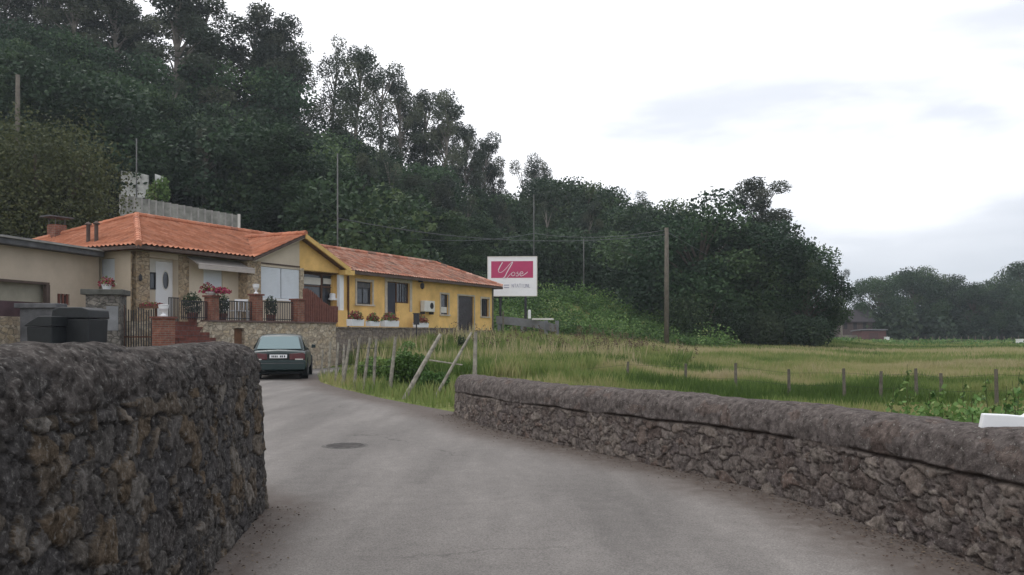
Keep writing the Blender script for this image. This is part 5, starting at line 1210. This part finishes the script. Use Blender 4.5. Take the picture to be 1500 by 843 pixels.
clump_plant('bush', (W(228, 280, 63).x, 63, Zat(300, 63)), (1.1, .8, 2.2), 1500, .22, 'bramble_leaf', 'small bush growing through the white block wall', seed=71, nc=8)
# ------------------------------------------------------------------ far farm buildings
fh = empty('farmhouse', ((1254-CXP)/FPX*160, 160, T(67, 160))); zf = fh.location.z
def fpx(p, Yd=160): return (p-1254)/FPX*Yd
rt, re, rb_ = Zat(453, 160)-zf, Zat(470, 160)-zf, 0
MB().box(fpx(1228), fpx(1278), 0, 6, -.3, re).build('wall', mat('farm_wall', (.085, .06, .06), var=.2), fh)
MB().prism([(-.5, re-.2), (3, rt), (6.5, re-.2), (6.5, re-.4), (-.5, re-.4)], fpx(1226), fpx(1281), lambda u, v, w: (w, u, v)).build('roof', mat('farm_roof', (.04, .034, .038), var=.2), fh)
for p in (1236, 1250, 1264): MB().box(fpx(p), fpx(p+5), -.03, -.004, 2.2, 3.6).build('window', M['dark'], fh)
tag(fh, 'dim far farmhouse with dark roof at the foot of the distant trees', 'house')
MBc = (1280-CXP)/FPX*148; shd = empty('shed', (MBc, 148, T(MBc, 148))); zs = shd.location.z
ww = 18/FPX*148; ht = Zat(485, 148)-zs
MB().box(-ww, ww, 0, 4, -.3, ht).build('wall', mat('shed_red', (.12, .06, .06), var=.2), shd)
MB().prism([(-.3, ht+.3), (4.3, ht+.05), (4.3, ht-.1), (-.3, ht+.15)], -ww-.2, ww+.2, lambda u, v, w: (w, u, v)).build('roof', mat('shed_roof', (.22, .22, .24), var=.15), shd)
MB().box(-.8, .8, -.04, -.003, 0, ht*.8).build('door', mat('shed_door', (.09, .05, .05), var=.1), shd)
tag(shd, 'small dark red shed with pale lean-to roof in the far field', 'shed')
MBx = (1244-CXP)/FPX*150; lwf = MB().box(-1.9, 1.9, -.15, .15, -.3, 1.0).box(-2, 2, -.2, .2, 1.0, 1.08).build('field_wall', mat('pale_field_wall', (.20, .18, .16))); lwf.location = (MBx, 150, T(MBx, 150)); tag(lwf, 'low pale wall left of the small red shed', 'wall')
fb = MB().box(-.35, .35, -.3, .3, 0, .7).box(-.38, .38, -.33, .33, .7, .78).build('white_tub', M['white']); xx = (1299-CXP)/FPX*146; fb.location = (xx, 146, T(xx, 146)+.2); tag(fb, 'small white tub beside the red shed', 'tub')
ff2 = empty('far_fence', (80, 132, T(80, 132))); mb_w = MB(); prev = None
for k in range(18):
    px = 1345+k*10.5; Yd = 140-k*.6; x = (px-CXP)/FPX*Yd; z = T(x, Yd); v = Vector((x, Yd, z))-ff2.location
    MB().tube([v-Vector((0, 0, .2)), v+Vector((0, 0, 1.15+.2*random.random()))], [.09, .08], 6).build('post', M['oldpost'], ff2)
    if prev: mb_w.tube([prev+Vector((0, 0, .95)), v+Vector((0, 0, .95))], .02, 4)
    prev = v
mb_w.build('wire', M['darkmetal'], ff2); tag(ff2, 'far field fence of short dark posts before the distant trees', 'fence')
bush_at(1410, 500, 128, 32, 900, .35, 'dark_leaf', 'dark round bush standing alone in the far field', 31, nc=7, stem=False)
xx = (1496-CXP)/FPX*110; o = MB().box(-.5, .5, -.4, .4, 0, .75).box(-.55, .55, -.45, .45, .75, .83).build('water_trough', M['white']); o.location = (xx, 110, T(xx, 110)+.1); tag(o, 'small white trough at the right edge of the far field', 'trough')
# ------------------------------------------------------------------ white board behind right wall
wb = empty('white_board', W(1437, 619, 5.35)); wb.rotation_euler = (0, 0, R(-12))
def q_(px, py): v = W(px, py, 5.35)-W(1437, 619, 5.35); return (v.x, v.z)
MB().prism([q_(1437, 628), q_(1441, 606.5), (q_(1476, 607.5)), q_(1494, 609), q_(1504, 601), q_(1560, 604), q_(1560, 634)], 0, .06, lambda u, v, w: (u, w, v)).build('board', mat('white_plastic', (.80, .81, .82), rough=.35, var=.02), wb, bevel=.008)
MB().box(.3, .36, .065, .12, -.9, .0).box(.02, .55, .065, .10, -.08, -.04).build('bracket', M['darkmetal'], wb)
tag(wb, 'glossy white board sticking up behind the right end of the low wall', 'board')
# ------------------------------------------------------------------ waste containers
def container(px0, px1, pyt, Yd, label, slope_lid):
    Yf = Yd-.5; xa = (px0+4-CXP)/FPX*Yf; xb = (px1-CXP)/FPX*Yf; w = xb-xa; z = T((xa+xb)/2, Yd); h = Zat(pyt, Yd)-z
    o = empty('waste_container', ((xa+xb)/2, Yd, z)); m = mat('dark_plastic', (.013, .015, .017), rough=.5, var=.25, scale=6)
    MB().add([(-w*.44, -.45, .15), (w*.44, -.45, .15), (w*.44, .45, .15), (-w*.44, .45, .15), (-w/2, -.52, h*.86), (w/2, -.52, h*.86), (w/2, .52, h*.86), (-w/2, .52, h*.86)],
        [(0, 1, 2, 3), (4, 5, 6, 7), (0, 1, 5, 4), (1, 2, 6, 5), (2, 3, 7, 6), (3, 0, 4, 7)]).box(-w*.2, w*.2, -.56, -.50, h*.5, h*.56).build('tub', m, o, bevel=.04)
    a_ = h*.885 if slope_lid else h*.97
    MB().prism([(-w/2-.03, h*.865), (w/2+.03, h*.865), (w/2+.03, h), (0, h), (-w/2-.03, a_)] if slope_lid else [(-w/2-.03, h*.865), (w/2+.03, h*.865), (w/2, h*.97), (w*.3, h), (-w*.3, h), (-w/2, h*.97)], -.56, .56, lambda u, v, w_: (u, w_, v)).build('lid', m, o, bevel=.03)
    for sx in (-1, 1):
        for sy_ in (-1, 1):
            c = MB().tube([(sx*w*.36-.03, sy_*.35, .09), (sx*w*.36+.03, sy_*.35, .09)], .09, 12).build('wheel', M['darkmetal'], o)
    tag(o, label, 'waste container'); return o
container(35, 76, 464, 21.5, 'smaller dark waste container with sloping lid in front of the annex', True)
container(74, 131, 451, 22.2, 'larger dark waste container beside the grey gate pillar', False)
sl_ = MB().box(-.62, .62, -.3, .3, 0, .14).box(-.5, .5, -.2, .2, -2.4, 0).build('stone_plinth', M['slate'], bevel=.02); sl_.location = W(60, 452, 24.); tag(sl_, 'grey slab topped plinth behind the smaller waste container', 'plinth')
# ------------------------------------------------------------------ flowers and planters
def flower_mound(loc, R3, fl, n=260, seed=0, parent=None, size=.07, green=.4):
    rng = np.random.default_rng(seed); p = shell(n, rng, (0, 0, 0), R3, .2); p[:, 2] = np.abs(p[:, 2])
    k = rng.random(n) < green
    for nm, sel, lm in (('leaves', k, 'bramble_leaf'), ('blossoms', ~k, fl)):
        V, F_ = leaves(p[sel], size, rng, aspect=.9); o = np_mesh(nm, V+np.array(loc), F_, LEAF[lm], {'tone': np.repeat(rng.random(len(F_)), 4)}, parent)
def planter(pxa, pxb, pyt, pyb, y, label, seed, grp='white planters along the yellow terrace'):
    xa, xb = fx(pxa, y), fx(pxb, y); zb_ = fz((pxa+pxb)/2, pyb, y); h = fz((pxa+pxb)/2, pyt, y)-zb_; L_ = xb-xa
    o = empty('planter', Hw((xa+xb)/2, y, zb_), HANG); MB().prism([(-L_/2*.94, 0), (L_/2*.94, 0), (L_/2, h), (-L_/2, h)], -.14, .14, lambda u, v, w: (u, w, v)).build('box', M['white'], o, bevel=.01)
    flower_mound((0, 0, h-.02), (L_/2*1.15, .25, .42), 'red_flower', 620, seed, o, green=.42); tag(o, label, 'planter', grp)
YQ = YT+.18
planter(511, 530, 468, 478, YQ, 'leftmost white planter of red flowers on the wall below the stone framed window', 1)
planter(539, 553, 471, 478.5, YQ, 'smallest white planter of flowers, second from the porch', 2)
planter(560, 581.5, 470, 479, YQ, 'white planter of red flowers in front of the dark house door', 3)
planter(608, 625, 473, 480, YQ, 'white planter of red flowers apart from the others, under the air conditioner', 4)
MB().box(0, fx(602, YQ+.5)-fx(583, YQ+.5), -.1, .1, 0, fz(592, 457, YQ+.5)-1.52).build('yellow_parapet', M['yellow']).location = (0, 0, 0)
yp = bpy.data.objects['yellow_parapet']; yp.location = Hw(fx(583, YQ+.5), YQ+.5, 1.52); yp.rotation_euler = (0, 0, HANG); tag(yp, 'short yellow parapet block in front of the barred window', 'parapet')
o = empty('flower_bowl', pA); MB().lathe((0, 0, 0), [(.1, 0), (.2, .08), (.22, .12)], 14).build('bowl', M['white'], o)
flower_mound((.15, 0, .08), (.62, .3, .22), 'crimson_flower', 520, 11, o, green=.2, size=.08); flower_mound((-.15, 0, .2), (.25, .2, .26), 'red_flower', 160, 12, o, green=.35); tag(o, 'wide bowl of bright crimson flowers on the brick pillar', 'flower bowl')
pt = Vector((gX, gY, .1+zt)); o = empty('flower_pot', pt); MB().lathe((0, 0, 0), [(.10, 0), (.16, .16), (.17, .18)], 14).build('pot', M['white'], o); flower_mound((0, 0, .12), (.27, .22, .30), 'red_flower', 320, 13, o, green=.2, size=.06); tag(o, 'white pot of dark red geraniums on the grey gate pillar', 'flower pot')
o = empty('flower_basket', Vector((fx(0), 0, 0))); pgb = W(223, 452, 25.6); o.location = pgb; MB().box(-.36, .36, -.12, .12, 0, .14).build('box', M['brownwood'], o); flower_mound((0, 0, .08), (.42, .2, .12), 'red_flower', 260, 14, o, green=.3, size=.06); tag(o, 'long brown flower box hung on the gate top', 'flower box')
for i, (px, py, sz_p, lb) in enumerate([(282, 446, .5, 'dark leafy potted plant behind the railing by the steps'), (325, 448, .4, 'green potted plant right of the flower bowl pillar'), (397, 450, .35, 'dark potted plant behind the railing under the white shutters')]):
    x = fx(px, YT+.7); o = empty('potted_plant', Hw(x, YT+.7, ZT), HANG); MB().lathe((0, 0, 0), [(.14, 0), (.2, .3), (.22, .32)], 12).build('pot', M['redbrown'], o)
    rng = np.random.default_rng(60+i); p = shell(420, rng, (0, 0, .62), (sz_p*.7, sz_p*.7, .45), .2); V, F_ = leaves(p, .13, rng, aspect=.35); np_mesh('foliage', V, F_, LEAF['dark_leaf'], {'tone': np.repeat(rng.random(len(F_)), 4)}, o); tag(o, lb, 'potted plant')
def chair(px, y, rz, label):
    o = empty('garden_chair', Hw(fx(px, y), y, ZT), HANG+rz)
    MB().box(-.24, .24, -.24, .24, .42, .46).build('seat', M['white'], o, bevel=.01); mb = MB().box(-.24, .24, .22, .26, .8, .88)
    for k in range(5): mb.box(-.22+k*.1, -.18+k*.1, .22, .25, .46, .8)
    mb.build('backrest', M['white'], o)
    for a_ in (-1, 1):
        for b_ in (-1, 1): MB().box(a_*.21-.02, a_*.21+.02, b_*.21-.02, b_*.21+.02, 0, .42).build('leg', M['white'], o)
    tag(o, label, 'chair', 'garden chairs on the terrace')
chair(340, YT+1.0, .4, 'white garden chair behind the middle of the left railing'); chair(355, YT+1.1, 2.2, 'white garden chair turned towards the brick pillar with the urn')
# mailbox stake and dark bin below the terrace
Yd = 38.; x = (610-CXP)/FPX*Yd; o = empty('letterbox', (x, Yd, T(x, Yd))); hz = Zat(476, Yd)-o.location.z
MB().tube([(0, 0, -.1), (0, 0, hz)], .03, 8).build('post', M['darkmetal'], o); MB().box(-.13, .13, -.1, .1, hz, hz+.5).box(-.16, .16, -.13, .13, hz+.5, hz+.54).build('box', M['darkmetal'], o, bevel=.01); tag(o, 'dark letterbox on a post below the yellow terrace', 'letterbox')
bush_at(677, 489, 36, 14, 700, .08, 'dark_leaf', 'small dark shrub behind the top of the leaning pole', 33, nc=5, stem=False)
bush_at(597, 500, 34, 44, 1500, .12, 'bramble_leaf', 'scrubby bush below the yellow terrace wall', 34, nc=8)
# ------------------------------------------------------------------ CAR
car = empty('parked_car', (-7.20, 25.25, .006), R(11)); tag(car, 'dark green hatchback parked facing away at the end of the road', 'car')
cp = bpy.data.materials.new('car_paint'); cp.use_nodes = True; b = cp.node_tree.nodes['Principled BSDF']; b.inputs['Base Color'].default_value = (.006, .022, .023, 1); b.inputs['Roughness'].default_value = .35; b.inputs['Coat Weight'].default_value = .25; b.inputs['Specular IOR Level'].default_value = .35; b.inputs['Coat Roughness'].default_value = .08
N, L, b = node_col(cp); nz = N.new('ShaderNodeTexNoise'); nz.inputs['Scale'].default_value = 3; mr = N.new('ShaderNodeMapRange'); mr.inputs['To Min'].default_value = .28; mr.inputs['To Max'].default_value = .5; L.new(nz.outputs['Fac'], mr.inputs['Value']); L.new(mr.outputs[0], b.inputs['Roughness'])
M['plasticblack'] = mat('black_plastic', (.012, .015, .017), rough=.7, var=.2, spec=.2); M['tyre'] = mat('tyre_rubber', (.018, .018, .018), rough=.85, var=.2)
def loft(stations, name, m, parent, sub=1):
    """stations: (y, [(x,z)...]) right half outline from bottom centre to top centre, mirrored"""
    vs = []; n_ = None
    for y, pr_ in stations:
        ring = pr_+[(-x, z) for x, z in pr_[::-1]]
        n_ = len(ring); vs += [(x, y, z) for x, z in ring]
    m_ = len(stations); fs_ = [(i*n_+k, i*n_+(k+1) % n_, (i+1)*n_+(k+1) % n_, (i+1)*n_+k) for i in range(m_-1) for k in range(n_)]
    fs_ += [tuple(range(n_))[::-1], tuple((m_-1)*n_+k for k in range(n_))]
    return MB().add(vs, fs_).build(name, m, parent, smooth=True, sub=sub)
def bp_(w, zb, zt, bow=.03): return [(.02, zb), (w*.80, zb), (w*.94, zb+.06), (w, zb+.2), (w*1.0, (zb+zt)/2), (w*.99, zt-.14), (w*.95, zt-.04), (w*.86, zt), (.02, zt+bow)]
body = loft([(0, bp_(.76, .36, .80)), (.03, bp_(.80, .32, .86)), (.12, bp_(.825, .26, .90)), (.4, bp_(.84, .22, .93)), (.9, bp_(.845, .20, .93)), (2.2, bp_(.845, .20, .92)), (3.0, bp_(.845, .20, .90)), (3.4, bp_(.83, .22, .84)), (3.95, bp_(.80, .26, .74)), (4.18, bp_(.74, .32, .66)), (4.24, bp_(.66, .38, .60))], 'body', cp, car, sub=2)
def cb_(wb, wt, zb, zt): return [(.02, zb), (wb, zb), (wb*.985, zb+(zt-zb)*.2), ((wb+wt)/2, (zb+zt)/2+.01), (wt*1.04, zt-.07), (wt*.92, zt-.015), (wt*.6, zt), (.02, zt+.012)]
cab = loft([(.22, cb_(.76, .74, .88, .91)), (.30, cb_(.77, .72, .88, 1.00)), (.62, cb_(.79, .63, .88, 1.35)), (.80, cb_(.79, .62, .88, 1.40)), (1.4, cb_(.79, .61, .88, 1.42)), (2.1, cb_(.79, .60, .88, 1.39)), (2.35, cb_(.79, .62, .88, 1.33)), (3.0, cb_(.78, .72, .86, .93)), (3.08, cb_(.77, .74, .84, .86))], 'cabin', cp, car, sub=2)
gl = bpy.data.materials.new('car_glass'); gl.use_nodes = True; b = gl.node_tree.nodes['Principled BSDF']; b.inputs['Base Color'].default_value = (.15, .21, .22, 1); b.inputs['Roughness'].default_value = .04; b.inputs['Specular IOR Level'].default_value = 1.0; b.inputs['Metallic'].default_value = .55
# rear window : a curved pane lying proud of the sloping tail
def pane(name, pts_fn, nu=8, nv=6, m=gl, parent=car, th=.012):
    vs = []; fs_ = []
    for s_ in (0, 1):
        for i in range(nu+1):
            for j in range(nv+1): vs.append(pts_fn(i/nu, j/nv, s_*th))
    o_ = (nu+1)*(nv+1)
    for i in range(nu):
        for j in range(nv):
            a_ = i*(nv+1)+j; fs_ += [(a_, a_+nv+1, a_+nv+2, a_+1), (o_+a_, o_+a_+1, o_+a_+nv+2, o_+a_+nv+1)]
    return MB().add(vs, fs_).build(name, m, parent, smooth=True)
rw = pane('rear_window', lambda u, v, t: ((u-.5)*2*(.66*(1-v)+.55*v), .24+.36*v-.035*(1-(2*u-1)**2)-.015+t, .95+.385*v))
MB().box(-.50, .50, .20, .225, .925, .945).build('wiper', M['plasticblack'], rw)
pane('windscreen', lambda u, v, t: ((u-.5)*2*(.68*(1-v)+.54*v), 3.02-.68*v+.04*(1-(2*u-1)**2)+.02+t, .93+.40*v))
for s_ in (-1, 1):
    for y0, y1, y2, y3 in ((.50, 1.22, .72, 1.22), (1.28, 1.95, 1.28, 1.95), (2.0, 2.85, 2.0, 2.32)):
        pane('side_window', lambda u, v, t, s_=s_, y0=y0, y1=y1, y2=y2, y3=y3: (s_*(.795-.15*v+t), (y0+(y1-y0)*u)*(1-v)+(y2+(y3-y2)*u)*v, .95+.34*v), 4, 3)
M['taillight'] = mat('tail_lens', (.075, .005, .010), rough=.2, var=.2, scale=14, spec=.7)
for s_ in (-1, 1):
    xa, xb = (.33, .80)
    tl = MB().prism([(s_*xa, .62), (s_*xb, .62), (s_*.79, .80), (s_*.72, .83), (s_*xa, .80)], -.025, .05, lambda u, v, w: (u, w, v)).build('tail_light', M['taillight'], car, bevel=.008)
    MB().prism([(s_*.50, .615), (s_*.74, .615), (s_*.74, .645), (s_*.50, .645)], -.031, -.026, lambda u, v, w: (u, w, v)).build('reversing_lens', M['offwhite'], tl)
    mir = MB().prism([(s_*.86, .93), (s_*1.0, .94), (s_*1.0, 1.05), (s_*.88, 1.06)], 2.55, 2.68, lambda u, v, w: (u, w, v)).build('wing_mirror', cp, car, bevel=.02)
bm_ = MB().prism([(-.80, .30), (.80, .30), (.83, .40), (.83, .56), (.79, .60), (-.79, .60), (-.83, .56), (-.83, .40)], -.07, .12, lambda u, v, w: (u, w, v)).build('rear_bumper', cp, car, bevel=.03)
MB().box(-.78, .78, -.074, -.071, .50, .52).build('bumper_strip', M['slate'], bm_)
MB().prism([(-.72, .34), (.72, .34), (.74, .54), (-.74, .54)], 4.15, 4.32, lambda u, v, w: (u, w, v)).build('front_bumper', M['plasticblack'], car, bevel=.03)
npl = MB().box(-.26, .26, -.045, -.02, .665, .775).build('number_plate', M['white'], car, bevel=.004)
mb = MB()
for k, (x, w) in enumerate([(-.20, .03), (-.15, .03), (-.10, .03), (-.05, .03), (.05, .035), (.10, .035), (.17, .035)]): mb.box(x, x+w, -.049, -.046, .69, .75)
mb.build('plate_characters', M['plasticblack'], npl)
MB().box(-.31, .31, -.03, -.005, .64, .80).build('plate_recess', M['plasticblack'], car)
MB().tube([(-.45, -.02, .30), (-.45, .3, .30)], .03, 10).build('exhaust_pipe', M['slate'], car)
for s_ in (-1, 1):
    for yw in (.75, 3.35):
        w_ = MB().tube([(s_*.66, yw, .29), (s_*.845, yw, .29)], .29, 24).build('wheel', M['tyre'], car, bevel=.02)
        MB().tube([(s_*.84, yw, .29), (s_*.855, yw, .29)], .19, 20).build('rim', M['slate'], w_)
        MB().tube([(s_*.60, yw, .33), (s_*.849, yw, .33)], .345, 24).build('wheel_arch', M['plasticblack'], car)
MB().box(-.70, .70, .2, 4.0, .17, .24).build('underbody', M['plasticblack'], car)
# ------------------------------------------------------------------ haze
hm = bpy.data.materials.new('air'); hm.use_nodes = True; N = hm.node_tree.nodes; L = hm.node_tree.links
N.remove(N['Principled BSDF']); pv = N.new('ShaderNodeVolumePrincipled'); pv.inputs['Color'].default_value = (.80, .88, .95, 1); pv.inputs['Density'].default_value = .00045; pv.inputs['Anisotropy'].default_value = .3
L.new(pv.outputs[0], N['Material Output'].inputs['Volume'])
hz = MB().box(-430, 530, -70, 1410, -4, 80).build('haze', hm); tag(hz, 'thin pale haze in the air of the valley', 'haze', kind='stuff')
# ------------------------------------------------------------------ world, sun, camera
w = bpy.data.worlds.new('World'); S.world = w; w.use_nodes = True; N = w.node_tree.nodes; L = w.node_tree.links; bg = N['Background']
SUN_EL, SUN_AZ = R(58), R(-35)
sky = N.new('ShaderNodeTexSky'); sky.sky_type = 'NISHITA'; sky.sun_disc = False; sky.sun_elevation = SUN_EL; sky.sun_rotation = SUN_AZ
tc = N.new('ShaderNodeTexCoord'); mp = N.new('ShaderNodeMapping'); mp.inputs['Scale'].default_value = (1.2, 1.2, 4.5); mp.inputs['Location'].default_value = (.3, .1, .2); L.new(tc.outputs['Generated'], mp.inputs[0])
nz = N.new('ShaderNodeTexNoise'); nz.inputs['Scale'].default_value = 1.5; nz.inputs['Detail'].default_value = 7; nz.inputs['Roughness'].default_value = .5; nz.inputs['Distortion'].default_value = .3; L.new(mp.outputs[0], nz.inputs['Vector'])
sp = N.new('ShaderNodeSeparateXYZ'); L.new(tc.outputs['Generated'], sp.inputs[0])
# cloud cover thins towards the right-hand side of the valley
m1 = N.new('ShaderNodeMath'); m1.operation = 'MULTIPLY_ADD'; L.new(sp.outputs[0], m1.inputs[0]); m1.inputs[1].default_value = .62; L.new(nz.outputs['Fac'], m1.inputs[2])
m2 = N.new('ShaderNodeMath'); m2.operation = 'MULTIPLY_ADD'; L.new(sp.outputs[2], m2.inputs[0]); m2.inputs[1].default_value = -.28; L.new(m1.outputs[0], m2.inputs[2])
rp = N.new('ShaderNodeValToRGB'); e = rp.color_ramp.elements; e.new(.5)
for k, (p, c) in enumerate([(.50, (10.4, 10.4, 10.7)), (.64, (6.4, 6.6, 7.1)), (.84, (4.7, 5.0, 5.55))]): e[k].position = p; e[k].color = (*c, 1)
L.new(m2.outputs[0], rp.inputs['Fac'])
mx = N.new('ShaderNodeMix'); mx.data_type = 'RGBA'; mx.inputs['Factor'].default_value = .93; L.new(sky.outputs[0], mx.inputs[6]); L.new(rp.outputs[0], mx.inputs[7]); L.new(mx.outputs[2], bg.inputs['Color']); bg.inputs['Strength'].default_value = .10
sd = bpy.data.lights.new('sun', 'SUN'); sd.energy = .6; sd.angle = R(25); sd.color = (1, .97, .93); so = bpy.data.objects.new('sun', sd); COL.objects.link(so)
dv = Vector((math.sin(SUN_AZ)*math.cos(SUN_EL), math.cos(SUN_AZ)*math.cos(SUN_EL), math.sin(SUN_EL))); so.rotation_euler = dv.to_track_quat('Z', 'Y').to_euler(); so.location = (0, 0, 30)
cd = bpy.data.cameras.new('camera'); cam = bpy.data.objects.new('camera', cd); COL.objects.link(cam); S.camera = cam
cam.location = (0, 0, CH); cam.rotation_euler = (R(90), 0, 0); cd.sensor_width = 36; cd.sensor_fit = 'HORIZONTAL'; cd.lens = 36*FPX/1500; cd.shift_y = (HY-421.5)/1500; cd.clip_end = 4000; cd.clip_start = .05
S.view_settings.view_transform = 'Standard'; S.view_settings.look = 'None'; S.view_settings.exposure = .58; S.view_settings.gamma = 1
S.cycles.max_bounces = 6; S.cycles.diffuse_bounces = 3; S.cycles.glossy_bounces = 2; S.cycles.transparent_max_bounces = 4
